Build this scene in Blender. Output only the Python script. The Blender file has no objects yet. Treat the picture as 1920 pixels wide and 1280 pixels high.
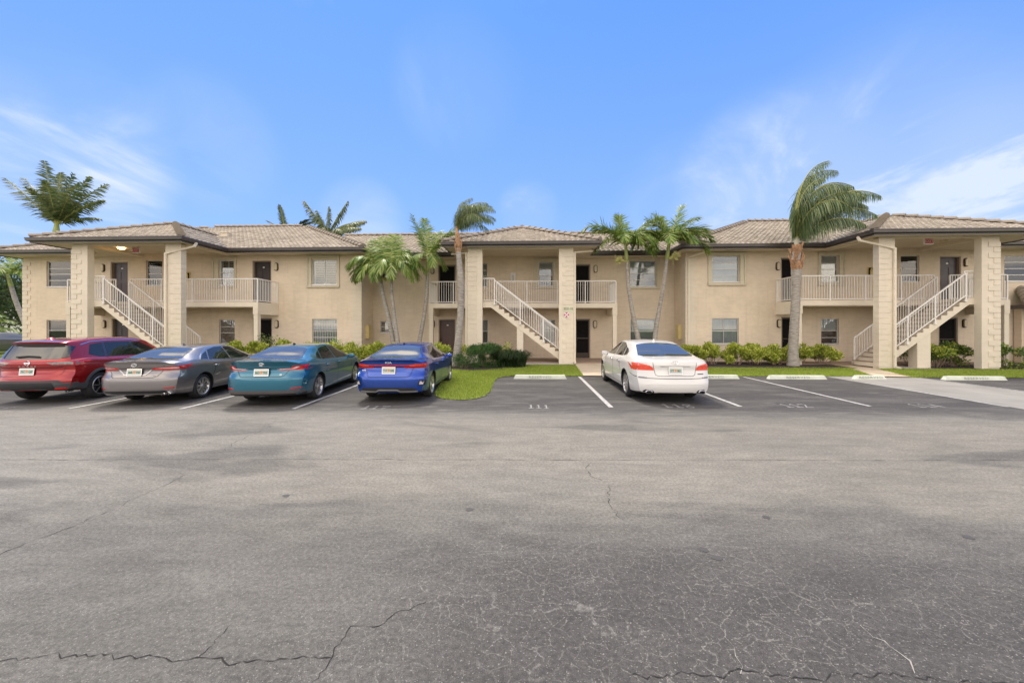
import bpy, bmesh, math, random
from math import sin, cos, pi, radians, sqrt, atan2
from mathutils import Vector, Matrix, noise
from mathutils.bvhtree import BVHTree
import numpy as np

scene = bpy.context.scene
COL = scene.collection
R = random.Random(7)

# ------------------------------------------------------------------ helpers
class MB:
    """collects geometry, builds ONE mesh object"""
    def __init__(s):
        s.v = []; s.f = []; s.m = []
    def quad(s, a, b, c, d, mi=0):
        n = len(s.v); s.v += [tuple(a), tuple(b), tuple(c), tuple(d)]; s.f.append((n, n+1, n+2, n+3)); s.m.append(mi)
    def tri(s, a, b, c, mi=0):
        n = len(s.v); s.v += [tuple(a), tuple(b), tuple(c)]; s.f.append((n, n+1, n+2)); s.m.append(mi)
    def poly(s, pts, mi=0):
        n = len(s.v); s.v += [tuple(p) for p in pts]; s.f.append(tuple(range(n, n+len(pts)))); s.m.append(mi)
    def add(s, vs, fs, mi=0):
        n = len(s.v); s.v += [tuple(p) for p in vs]
        for f in fs: s.f.append(tuple(i+n for i in f)); s.m.append(mi)
    def box(s, x0, x1, y0, y1, z0, z1, mi=0):
        vs = [(x, y, z) for x in (x0, x1) for y in (y0, y1) for z in (z0, z1)]
        s.add(vs, [(0,1,3,2),(4,6,7,5),(0,4,5,1),(2,3,7,6),(0,2,6,4),(1,5,7,3)], mi)
    def prism(s, pts, vec, mi=0):
        """extrude planar polygon pts along vec"""
        n = len(pts); v = Vector(vec)
        vs = [Vector(p) for p in pts] + [Vector(p)+v for p in pts]
        fs = [tuple(range(n-1, -1, -1)), tuple(range(n, 2*n))] + [(i, (i+1) % n, n+(i+1) % n, n+i) for i in range(n)]
        s.add(vs, fs, mi)
    def bar(s, a, b, w, h=None, mi=0, up=(0, 0, 1)):
        h = h or w; a = Vector(a); b = Vector(b); d = (b-a).normalized(); u = Vector(up)
        if abs(d.dot(u)) > .98: u = Vector((0, 1, 0))
        sd = d.cross(u).normalized(); u = sd.cross(d)
        c = [a + sd*i*w/2 + u*j*h/2 for i, j in ((-1,-1),(1,-1),(1,1),(-1,1))]
        s.prism(c, b-a, mi)
    def tube(s, pts, rad, n=8, mi=0, cap=True):
        pts = [Vector(p) for p in pts]; m = len(pts)
        if not isinstance(rad, (list, tuple)): rad = [rad]*m
        vs = []; prev = None
        for i, p in enumerate(pts):
            d = (pts[min(i+1, m-1)] - pts[max(i-1, 0)]).normalized()
            if prev is None:
                u = d.orthogonal().normalized()
            else:
                u = (prev - d*prev.dot(d)).normalized()
            prev = u; w = d.cross(u)
            for k in range(n):
                a = 2*pi*k/n; vs.append(p + (u*cos(a)+w*sin(a))*rad[i])
        fs = [(i*n+k, i*n+(k+1) % n, (i+1)*n+(k+1) % n, (i+1)*n+k) for i in range(m-1) for k in range(n)]
        if cap: fs += [tuple(range(n-1, -1, -1)), tuple(range((m-1)*n, m*n))]
        s.add(vs, fs, mi)
    def lathe(s, prof, n=32, axis='z', c=(0, 0, 0), mi=0):
        """prof = [(r, h)]; revolve around axis"""
        vs = []
        for r, h in prof:
            for k in range(n):
                a = 2*pi*k/n; p = (r*cos(a), r*sin(a), h)
                if axis == 'y': p = (p[0], p[2], p[1])
                if axis == 'x': p = (p[2], p[0], p[1])
                vs.append((p[0]+c[0], p[1]+c[1], p[2]+c[2]))
        m = len(prof)
        fs = [(i*n+k, i*n+(k+1) % n, (i+1)*n+(k+1) % n, (i+1)*n+k) for i in range(m-1) for k in range(n)]
        s.add(vs, fs, mi)
    def build(s, name, mats, parent=None, smooth=False, angle=None, weld=False, fixn=True):
        me = bpy.data.meshes.new(name)
        me.from_pydata(s.v, [], s.f)
        if not isinstance(mats, (list, tuple)): mats = [mats]
        for m in mats: me.materials.append(m)
        if len(mats) > 1: me.polygons.foreach_set('material_index', s.m)
        if weld or fixn:
            bm = bmesh.new(); bm.from_mesh(me)
            if weld: bmesh.ops.remove_doubles(bm, verts=bm.verts, dist=1e-4)
            if fixn: bmesh.ops.recalc_face_normals(bm, faces=bm.faces)
            bm.to_mesh(me); bm.free()
        if smooth:
            me.polygons.foreach_set('use_smooth', [True]*len(me.polygons))
            if angle: me.set_sharp_from_angle(angle=radians(angle))
        me.update()
        o = bpy.data.objects.new(name, me); COL.objects.link(o)
        if parent: o.parent = parent
        return o

def tag(o, label=None, cat=None, group=None, kind=None):
    if label: o['label'] = label
    if cat: o['category'] = cat
    if group: o['group'] = group
    if kind: o['kind'] = kind
    return o
def empty(name, loc=(0, 0, 0), rz=0, label=None, cat=None, group=None):
    o = bpy.data.objects.new(name, None); o.empty_display_size = .3; COL.objects.link(o)
    o.location = loc; o.rotation_euler = (0, 0, rz)
    return tag(o, label, cat, group)

# ------------------------------------------------------------------ materials
def new_mat(name):
    m = bpy.data.materials.new(name); m.use_nodes = True
    nt = m.node_tree; b = nt.nodes['Principled BSDF']
    return m, nt, b
def N(nt, t, **kw):
    n = nt.nodes.new(t)
    for k, v in kw.items():
        if k in n.inputs.keys() if hasattr(n.inputs, 'keys') else False: n.inputs[k].default_value = v
        else: setattr(n, k, v)
    return n
def L(nt, a, b): nt.links.new(a, b)
def simple(name, col, rough=.6, metal=0, spec=.5, coat=0, var=0, vscale=8, bump=0, bscale=60, stretch=None, emit=None):
    m, nt, b = new_mat(name)
    b.inputs['Base Color'].default_value = (*col, 1); b.inputs['Roughness'].default_value = rough
    b.inputs['Metallic'].default_value = metal; b.inputs['Specular IOR Level'].default_value = spec
    b.inputs['Coat Weight'].default_value = coat; b.inputs['Coat Roughness'].default_value = .03
    if emit:
        b.inputs['Emission Color'].default_value = (*emit[:3], 1); b.inputs['Emission Strength'].default_value = emit[3]
    if var or bump:
        tc = nt.nodes.new('ShaderNodeTexCoord'); src = tc.outputs['Object']
        if stretch:
            mp = nt.nodes.new('ShaderNodeMapping'); mp.inputs['Scale'].default_value = stretch; L(nt, src, mp.inputs[0]); src = mp.outputs[0]
    if var:
        n = nt.nodes.new('ShaderNodeTexNoise'); n.inputs['Scale'].default_value = vscale; n.inputs['Detail'].default_value = 6
        L(nt, src, n.inputs['Vector'])
        r = nt.nodes.new('ShaderNodeMapRange'); r.inputs['From Min'].default_value = .3; r.inputs['From Max'].default_value = .7
        r.inputs['To Min'].default_value = 1-var; r.inputs['To Max'].default_value = 1+var; L(nt, n.outputs['Fac'], r.inputs['Value'])
        mx = nt.nodes.new('ShaderNodeVectorMath'); mx.operation = 'SCALE'; mx.inputs[0].default_value = col
        L(nt, r.outputs[0], mx.inputs['Scale']); L(nt, mx.outputs[0], b.inputs['Base Color'])
    if bump:
        n = nt.nodes.new('ShaderNodeTexNoise'); n.inputs['Scale'].default_value = bscale; n.inputs['Detail'].default_value = 4
        L(nt, src, n.inputs['Vector'])
        bp = nt.nodes.new('ShaderNodeBump'); bp.inputs['Strength'].default_value = bump; bp.inputs['Distance'].default_value = .02
        L(nt, n.outputs['Fac'], bp.inputs['Height']); L(nt, bp.outputs[0], b.inputs['Normal'])
    return m

def leaf_mat(name, cols, rough=.5, trans=.25):
    """cols: list of base colours chosen per leaf (mesh island)"""
    m, nt, b = new_mat(name)
    g = nt.nodes.new('ShaderNodeNewGeometry'); r = nt.nodes.new('ShaderNodeValToRGB')
    r.color_ramp.interpolation = 'LINEAR'
    e = r.color_ramp.elements; e[0].color = (*cols[0], 1); e[1].color = (*cols[-1], 1)
    for i, c in enumerate(cols[1:-1]): q = e.new((i+1)/(len(cols)-1)); q.color = (*c, 1)
    L(nt, g.outputs['Random Per Island'], r.inputs[0]); L(nt, r.outputs[0], b.inputs['Base Color'])
    b.inputs['Roughness'].default_value = rough
    t = nt.nodes.new('ShaderNodeBsdfTranslucent'); L(nt, r.outputs[0], t.inputs['Color'])
    mx = nt.nodes.new('ShaderNodeMixShader'); mx.inputs[0].default_value = trans
    L(nt, b.outputs[0], mx.inputs[1]); L(nt, t.outputs[0], mx.inputs[2]); L(nt, mx.outputs[0], nt.nodes['Material Output'].inputs[0])
    return m

def glass_mat(name, tint=(.75, .8, .8), op=.25):
    m, nt, b = new_mat(name); nt.nodes.remove(b)
    t = nt.nodes.new('ShaderNodeBsdfTransparent'); t.inputs[0].default_value = (*tint, 1)
    g = nt.nodes.new('ShaderNodeBsdfGlossy'); g.inputs['Roughness'].default_value = .02; g.inputs[0].default_value = (.9, .9, .9, 1)
    f = nt.nodes.new('ShaderNodeFresnel'); f.inputs[0].default_value = 1.5
    a = nt.nodes.new('ShaderNodeMath'); a.operation = 'MULTIPLY_ADD'; a.inputs[1].default_value = 1.0; a.inputs[2].default_value = op
    L(nt, f.outputs[0], a.inputs[0])
    mx = nt.nodes.new('ShaderNodeMixShader'); L(nt, a.outputs[0], mx.inputs[0]); L(nt, t.outputs[0], mx.inputs[1]); L(nt, g.outputs[0], mx.inputs[2])
    L(nt, mx.outputs[0], nt.nodes['Material Output'].inputs[0])
    return m

def stucco(name, col, streak=.07):
    m, nt, b = new_mat(name)
    tc = nt.nodes.new('ShaderNodeTexCoord')
    n1 = nt.nodes.new('ShaderNodeTexNoise'); n1.inputs['Scale'].default_value = .8; n1.inputs['Detail'].default_value = 8; L(nt, tc.outputs['Object'], n1.inputs['Vector'])
    mp = nt.nodes.new('ShaderNodeMapping'); mp.inputs['Scale'].default_value = (1.2, 1.2, 3.5); L(nt, tc.outputs['Object'], mp.inputs[0])
    n2 = nt.nodes.new('ShaderNodeTexNoise'); n2.inputs['Scale'].default_value = 2.2; n2.inputs['Detail'].default_value = 10; n2.inputs['Roughness'].default_value = .7; L(nt, mp.outputs[0], n2.inputs['Vector'])
    ad0 = nt.nodes.new('ShaderNodeMath'); ad0.operation = 'ADD'; L(nt, n1.outputs['Fac'], ad0.inputs[0]); L(nt, n2.outputs['Fac'], ad0.inputs[1])
    m4 = nt.nodes.new('ShaderNodeMapping'); m4.inputs['Scale'].default_value = (5, 5, .35); L(nt, tc.outputs['Object'], m4.inputs[0])
    n4 = nt.nodes.new('ShaderNodeTexNoise'); n4.inputs['Scale'].default_value = 1.6; n4.inputs['Detail'].default_value = 6; L(nt, m4.outputs[0], n4.inputs['Vector'])
    r4 = nt.nodes.new('ShaderNodeMapRange'); r4.inputs['From Min'].default_value = .55; r4.inputs['From Max'].default_value = .75; r4.inputs['To Min'].default_value = 0; r4.inputs['To Max'].default_value = -.22; L(nt, n4.outputs['Fac'], r4.inputs['Value'])
    ad = nt.nodes.new('ShaderNodeMath'); ad.operation = 'ADD'; L(nt, ad0.outputs[0], ad.inputs[0]); L(nt, r4.outputs[0], ad.inputs[1])
    r = nt.nodes.new('ShaderNodeMapRange'); r.inputs['From Min'].default_value = .75; r.inputs['From Max'].default_value = 1.3
    r.inputs['To Min'].default_value = 1-streak*1.6; r.inputs['To Max'].default_value = 1+streak; L(nt, ad.outputs[0], r.inputs['Value'])
    mx = nt.nodes.new('ShaderNodeVectorMath'); mx.operation = 'SCALE'; mx.inputs[0].default_value = col
    L(nt, r.outputs[0], mx.inputs['Scale']); L(nt, mx.outputs[0], b.inputs['Base Color'])
    n3 = nt.nodes.new('ShaderNodeTexNoise'); n3.inputs['Scale'].default_value = 14; n3.inputs['Detail'].default_value = 8; L(nt, tc.outputs['Object'], n3.inputs['Vector'])
    bp = nt.nodes.new('ShaderNodeBump'); bp.inputs['Strength'].default_value = .35; bp.inputs['Distance'].default_value = .02
    L(nt, n3.outputs['Fac'], bp.inputs['Height']); L(nt, bp.outputs[0], b.inputs['Normal'])
    b.inputs['Roughness'].default_value = .88; b.inputs['Specular IOR Level'].default_value = .2
    return m

def carpaint(name, col, metal=.35, rough=.35):
    m, nt, b = new_mat(name)
    b.inputs['Base Color'].default_value = (*col, 1); b.inputs['Metallic'].default_value = metal; b.inputs['Roughness'].default_value = rough
    b.inputs['Coat Weight'].default_value = 1; b.inputs['Coat Roughness'].default_value = .025; b.inputs['Coat IOR'].default_value = 1.55
    tc = nt.nodes.new('ShaderNodeTexCoord'); n = nt.nodes.new('ShaderNodeTexNoise'); n.inputs['Scale'].default_value = 900; L(nt, tc.outputs['Object'], n.inputs['Vector'])
    mx = nt.nodes.new('ShaderNodeMapRange'); mx.inputs['To Min'].default_value = rough*.7; mx.inputs['To Max'].default_value = rough*1.4
    L(nt, n.outputs['Fac'], mx.inputs['Value']); L(nt, mx.outputs[0], b.inputs['Roughness'])
    return m

M = {}
M['wall'] = stucco('wall_stucco', (.72, .605, .46), .075)
M['trim'] = stucco('trim_paint', (.74, .66, .53), .05)
M['quoin'] = stucco('quoin_paint', (.71, .63, .50), .05)
M['soffit'] = simple('soffit', (.64, .55, .44), .8, var=.05, vscale=2)
M['gutter'] = simple('gutter_brown', (.070, .058, .054), .32, spec=.6, var=.15, vscale=3)
M['rail'] = simple('rail_white', (.78, .75, .70), .4, var=.05, vscale=5)
M['door'] = simple('door_dark', (.028, .019, .019), .42, var=.2, vscale=4)
M['door_brown'] = simple('door_brown', (.085, .045, .035), .42, var=.1, vscale=4)
M['door_grey'] = simple('door_greyviolet', (.070, .058, .064), .45, var=.1, vscale=4)
M['jamb'] = simple('door_jamb', (.30, .24, .18), .5)
M['screen'] = simple('screen_mesh', (.007, .006, .006), .8, spec=.15, var=.3, vscale=9)
M['alu'] = simple('window_alu', (.62, .60, .56), .4, metal=.2, var=.05)
M['shut'] = simple('shutter_track', (.58, .52, .38), .5, var=.06)
M['dark'] = simple('dark_inside', (.012, .012, .014), .8)
M['blind'] = simple('blind_white', (.80, .80, .79), .6, var=.06, vscale=3)
M['curtain'] = simple('curtain', (.50, .51, .52), .8, var=.2, vscale=6, stretch=(8, 1, .3))
M['rose'] = simple('blind_rose', (.42, .32, .27), .7, var=.08, vscale=3)
M['plum'] = simple('blind_plum', (.10, .06, .075), .6, var=.1)
M['greyin'] = simple('grey_shade', (.16, .165, .165), .6, var=.15, vscale=2)
M['glass'] = glass_mat('pane_glass', (.85, .88, .88), .05)
M['lampglass'] = simple('lamp_glass', (.55, .46, .30), .3, var=.1)
M['bronze'] = simple('bronze', (.05, .038, .03), .45, metal=.4)
M['concrete'] = simple('walkway_concrete', (.50, .415, .30), .9, var=.13, vscale=1.4, bump=.3, bscale=90)
M['slabedge'] = simple('walkway_edge', (.30, .22, .16), .9, var=.1)
M['stop'] = simple('stop_paint', (.63, .66, .56), .7, var=.1, vscale=5, bump=.2)
M['stoptext'] = simple('stencil_grey', (.24, .27, .23), .8, var=.25, vscale=25)
M['line'] = simple('road_paint', (.43, .42, .405), .8, var=.38, vscale=14, bump=.2)
M['number'] = simple('number_paint', (.30, .295, .285), .85, var=.45, vscale=30)
M['mulch'] = simple('mulch', (.032, .021, .017), .95, var=.5, vscale=30, bump=1, bscale=60)
M['gravel'] = simple('gravel', (.42, .39, .36), .9, var=.4, vscale=60, bump=1, bscale=70)
M['yellow'] = simple('box_yellow', (.62, .50, .22), .5, var=.08)
M['red'] = simple('red_enamel', (.55, .02, .02), .35)
M['white'] = simple('white_paint', (.78, .78, .76), .5)
M['signgreen'] = simple('sign_green', (.60, .60, .44), .5)
M['signink'] = simple('sign_ink', (.15, .13, .04), .6)
M['pink'] = simple('cross_pink', (.52, .12, .17), .5)
M['tyre'] = simple('tyre', (.022, .022, .023), .75, var=.15, vscale=20)
M['black'] = simple('black_plastic', (.018, .019, .021), .5, var=.1, vscale=9)
M['blackgloss'] = simple('black_gloss', (.008, .008, .009), .08, coat=1)
M['greyplastic'] = simple('grey_cladding', (.055, .065, .07), .5, var=.1)
M['chrome'] = simple('chrome', (.75, .75, .76), .12, metal=1)
M['rim'] = simple('rim_silver', (.55, .54, .52), .28, metal=.85)
M['rimdark'] = simple('rim_dark', (.04, .042, .045), .3, metal=.5)
M['seam'] = simple('panel_gap', (.006, .006, .007), .7)
M['tail'] = simple('tail_red', (.50, .012, .010), .12, coat=1, var=.25, vscale=14)
M['tailbright'] = simple('tail_bright', (.80, .085, .045), .12, coat=1, var=.15, vscale=14)
M['tailclear'] = simple('tail_clear', (.66, .60, .58), .15, coat=1, var=.2, vscale=20)
M['tailsmoke'] = simple('tail_smoke', (.16, .15, .14), .12, coat=1, var=.4, vscale=25)
M['platewhite'] = simple('plate_white', (.52, .55, .52), .4)
M['plategreen'] = simple('plate_green', (.03, .17, .09), .5)
M['plateorange'] = simple('plate_orange', (.62, .26, .10), .5)
M['platepeach'] = simple('plate_band', (.62, .62, .45), .5)
def carglass(name, base, spec):
    m, nt, b = new_mat(name)
    b.inputs['Base Color'].default_value = (*base, 1); b.inputs['Roughness'].default_value = .02; b.inputs['IOR'].default_value = spec
    return m
M['autoglass'] = carglass('auto_glass', (.012, .014, .015), 1.6)
M['rearglass'] = carglass('rear_glass', (.05, .055, .055), 2.6)
M['trunkbark'] = simple('palm_bark', (.34, .31, .27), .9, var=.5, vscale=9, bump=.7, bscale=30, stretch=(.6, .6, 5))
M['trunkbrown'] = simple('palm_bark_brown', (.16, .11, .08), .9, var=.4, vscale=9, bump=.8, bscale=30, stretch=(1, 1, 4))
M['boot'] = simple('palm_boots', (.42, .24, .13), .85, var=.4, vscale=10, bump=.8)
M['shaft'] = simple('crownshaft', (.30, .34, .10), .5, var=.15, vscale=5, stretch=(1, 1, .3))
M['shaftgrey'] = simple('crownshaft_pale', (.42, .40, .28), .55, var=.2, vscale=6, stretch=(1, 1, .3))
M['berry'] = simple('palm_flowers', (.55, .52, .20), .7, var=.2)
M['frond_bright'] = leaf_mat('frond_bright', [(.05, .12, .018), (.11, .22, .025), (.22, .33, .045), (.34, .42, .12), (.46, .46, .16)], .42)
M['frond_dark'] = leaf_mat('frond_dark', [(.06, .10, .04), (.11, .165, .06), (.18, .24, .085), (.28, .33, .17)], .42)
M['frond_back'] = leaf_mat('frond_back', [(.06, .10, .045), (.10, .15, .06), (.17, .20, .07), (.24, .24, .11)], .45)
M['rachis'] = simple('frond_stem', (.30, .30, .08), .6)
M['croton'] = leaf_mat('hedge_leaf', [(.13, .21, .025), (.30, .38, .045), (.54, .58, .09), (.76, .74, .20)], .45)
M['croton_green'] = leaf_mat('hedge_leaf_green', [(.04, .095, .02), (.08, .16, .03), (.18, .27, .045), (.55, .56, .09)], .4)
M['ixora'] = leaf_mat('bush_leaf', [(.022, .07, .018), (.04, .11, .025), (.07, .16, .035), (.15, .25, .05)], .35)
M['liriope'] = leaf_mat('strap_leaf', [(.012, .03, .012), (.025, .05, .015), (.05, .09, .02)], .35)
M['twig'] = simple('shrub_twigs', (.30, .22, .16), .9, var=.2)
M['tree'] = leaf_mat('tree_leaf', [(.03, .06, .02), (.06, .10, .03), (.11, .16, .05)], .45)
M['grass'] = leaf_mat('grass_blade', [(.17, .24, .02), (.26, .35, .035), (.36, .45, .06), (.46, .49, .12)], .6, .3)
M['soil'] = simple('lawn_soil', (.16, .20, .04), .95, var=.5, vscale=5)
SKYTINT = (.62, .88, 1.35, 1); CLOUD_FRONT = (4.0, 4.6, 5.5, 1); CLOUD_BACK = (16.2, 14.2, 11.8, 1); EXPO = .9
# ------------------------------------------------------------------ camera, world, sun
H = 1.72
cd = bpy.data.cameras.new('camera'); cam = bpy.data.objects.new('camera', cd); COL.objects.link(cam)
cam.location = (0, 0, H); cam.rotation_euler = (radians(90), 0, radians(2.38))
cd.lens = 747/1920*36; cd.sensor_width = 36; cd.shift_y = -26/1920; cd.clip_end = 3000; cd.clip_start = .05
scene.camera = cam
SUN_EL, SUN_AZ = radians(60), radians(-25)       # azimuth from +Y towards +X
w = bpy.data.worlds.new('World'); scene.world = w; w.use_nodes = True
nt = w.node_tree; nt.nodes.clear()
out = nt.nodes.new('ShaderNodeOutputWorld'); bg = nt.nodes.new('ShaderNodeBackground'); L(nt, bg.outputs[0], out.inputs[0])
sky = nt.nodes.new('ShaderNodeTexSky'); sky.sky_type = 'NISHITA'; sky.sun_disc = False
sky.sun_elevation = SUN_EL; sky.sun_rotation = SUN_AZ; sky.air_density = 1; sky.dust_density = .6; sky.ozone_density = 3
tc = nt.nodes.new('ShaderNodeTexCoord')
def vm(op, a=None, b=None, sc=None):
    n = nt.nodes.new('ShaderNodeVectorMath'); n.operation = op
    for i, q in enumerate((a, b)):
        if q is None: continue
        if isinstance(q, (tuple, list)): n.inputs[i].default_value = q
        else: L(nt, q, n.inputs[i])
    if sc is not None:
        if isinstance(sc, (int, float)): n.inputs['Scale'].default_value = sc
        else: L(nt, sc, n.inputs['Scale'])
    return n
def mm(op, a, b=None, c=None, clamp=False):
    n = nt.nodes.new('ShaderNodeMath'); n.operation = op; n.use_clamp = clamp
    for i, q in enumerate((a, b, c)):
        if q is None: continue
        if isinstance(q, (int, float)): n.inputs[i].default_value = q
        else: L(nt, q, n.inputs[i])
    return n.outputs[0]
def mr(v, a, b, c=0, d=1, smooth=True):
    n = nt.nodes.new('ShaderNodeMapRange'); n.interpolation_type = 'SMOOTHSTEP' if smooth else 'LINEAR'
    L(nt, v, n.inputs['Value'])
    for k, q in zip(('From Min', 'From Max', 'To Min', 'To Max'), (a, b, c, d)): n.inputs[k].default_value = q
    return n.outputs[0]
D = vm('NORMALIZE', tc.outputs['Generated']).outputs[0]
sep = nt.nodes.new('ShaderNodeSeparateXYZ'); L(nt, D, sep.inputs[0])
X_, Y_, Z_ = sep.outputs
# wispy cloud texture on a plane far above
zz = mm('ADD', mm('MAXIMUM', Z_, 0.0), .12)
cmb = nt.nodes.new('ShaderNodeCombineXYZ'); L(nt, mm('DIVIDE', X_, zz), cmb.inputs[0]); L(nt, mm('DIVIDE', Y_, zz), cmb.inputs[1])
def cloudnoise(scale, rot, stretch, detail, dist, off=(0, 0, 0)):
    mp = nt.nodes.new('ShaderNodeMapping'); mp.inputs['Scale'].default_value = stretch; mp.inputs['Rotation'].default_value = (0, 0, rot); mp.inputs['Location'].default_value = off
    L(nt, cmb.outputs[0], mp.inputs[0])
    n = nt.nodes.new('ShaderNodeTexNoise'); n.inputs['Scale'].default_value = scale; n.inputs['Detail'].default_value = detail; n.inputs['Roughness'].default_value = .6; n.inputs['Distortion'].default_value = dist
    L(nt, mp.outputs[0], n.inputs['Vector']); return n.outputs['Fac']
def blob(px, py, r0, r1):
    a = radians(2.38); u = (px-960)/747; v = (614-py)/747
    d = Vector((-sin(a)+u*cos(a), cos(a)+u*sin(a), v)).normalized()
    n = vm('DOT_PRODUCT', D, tuple(d)); return mr(n.outputs['Value'], cos(radians(r1)), cos(radians(r0)))
n1 = cloudnoise(1.1, .5, (1, .6, 1), 9, .8)
n2 = cloudnoise(.55, -.3, (1, 1, 1), 6, .4, (3.1, 1.7, 0))
wisp = mr(n1, .44, .72)
soft = mr(n2, .35, .7)
masks = None
for px, py, r0, r1, k in ((215, 310, 1, 6, .7), (130, 240, 1, 8, .35), (5, 190, .5, 4, .5), (860, 165, 1, 9, .4), (390, 270, 1, 8, .3), (1640, 310, 3, 14, 1.15), (1850, 370, 3, 13, .65), (1450, 350, 2, 12, 1.1), (1350, 400, 1, 8, .5), (990, 400, .5, 5, .8), (0, 440, 3, 14, .8), (680, 410, 1, 6, .6), (1300, 420, 3, 12, .4), (1920, 330, 1, 10, .7)):
    q = mm('MULTIPLY', blob(px, py, r0, r1), k)
    masks = q if masks is None else mm('ADD', masks, q)
front = mm('MULTIPLY', masks, mm('ADD', mm('MULTIPLY', wisp, .72), .15))
haze = mr(Z_, .30, .0, 0, .16)
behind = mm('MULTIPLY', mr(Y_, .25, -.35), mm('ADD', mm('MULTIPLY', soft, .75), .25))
n3_ = cloudnoise(2.2, .4, (1, .8, 1), 10, .9, (5.2, .7, 0))
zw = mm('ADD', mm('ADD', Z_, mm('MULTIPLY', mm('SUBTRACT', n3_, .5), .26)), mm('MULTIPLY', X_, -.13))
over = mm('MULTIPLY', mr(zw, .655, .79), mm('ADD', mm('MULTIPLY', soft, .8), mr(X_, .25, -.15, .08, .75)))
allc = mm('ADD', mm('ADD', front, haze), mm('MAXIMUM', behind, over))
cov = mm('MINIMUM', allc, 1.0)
tint = nt.nodes.new('ShaderNodeMix'); tint.data_type = 'RGBA'; tint.blend_type = 'MULTIPLY'; tint.inputs[0].default_value = 1
L(nt, sky.outputs[0], tint.inputs['A']); tint.inputs['B'].default_value = SKYTINT
grad = nt.nodes.new('ShaderNodeMix'); grad.data_type = 'RGBA'; L(nt, mr(Z_, .02, .62, 0, 1, False), grad.inputs[0]); grad.inputs['A'].default_value = (2.05, 3.15, 5.5, 1); grad.inputs['B'].default_value = (.80, 2.05, 5.5, 1)
deep = nt.nodes.new('ShaderNodeMix'); deep.data_type = 'RGBA'; deep.inputs[0].default_value = .82; L(nt, tint.outputs['Result'], deep.inputs['A']); L(nt, grad.outputs['Result'], deep.inputs['B'])
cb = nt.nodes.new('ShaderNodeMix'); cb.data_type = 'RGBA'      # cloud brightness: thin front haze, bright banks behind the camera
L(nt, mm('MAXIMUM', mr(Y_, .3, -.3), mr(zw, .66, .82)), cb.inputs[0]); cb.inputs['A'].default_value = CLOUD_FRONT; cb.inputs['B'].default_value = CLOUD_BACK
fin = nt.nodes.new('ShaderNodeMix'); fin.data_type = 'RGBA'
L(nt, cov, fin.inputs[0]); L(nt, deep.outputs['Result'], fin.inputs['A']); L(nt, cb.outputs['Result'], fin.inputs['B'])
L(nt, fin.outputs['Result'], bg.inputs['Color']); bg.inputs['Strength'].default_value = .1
sd = bpy.data.lights.new('sun', 'SUN'); sd.energy = 1.45; sd.angle = radians(7); sd.color = (1, .95, .87)
so = bpy.data.objects.new('sun', sd); COL.objects.link(so)
sdir = Vector((sin(SUN_AZ)*cos(SUN_EL), cos(SUN_AZ)*cos(SUN_EL), sin(SUN_EL)))
so.rotation_euler = sdir.to_track_quat('Z', 'Y').to_euler(); so.location = (0, 0, 30)
vs_ = scene.view_settings; vs_.view_transform = 'Standard'; vs_.look = 'None'; vs_.gamma = 1; vs_.exposure = EXPO
scene.cycles.max_bounces = 6; scene.cycles.transparent_max_bounces = 12; scene.cycles.caustics_reflective = False; scene.cycles.caustics_refractive = False

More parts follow.
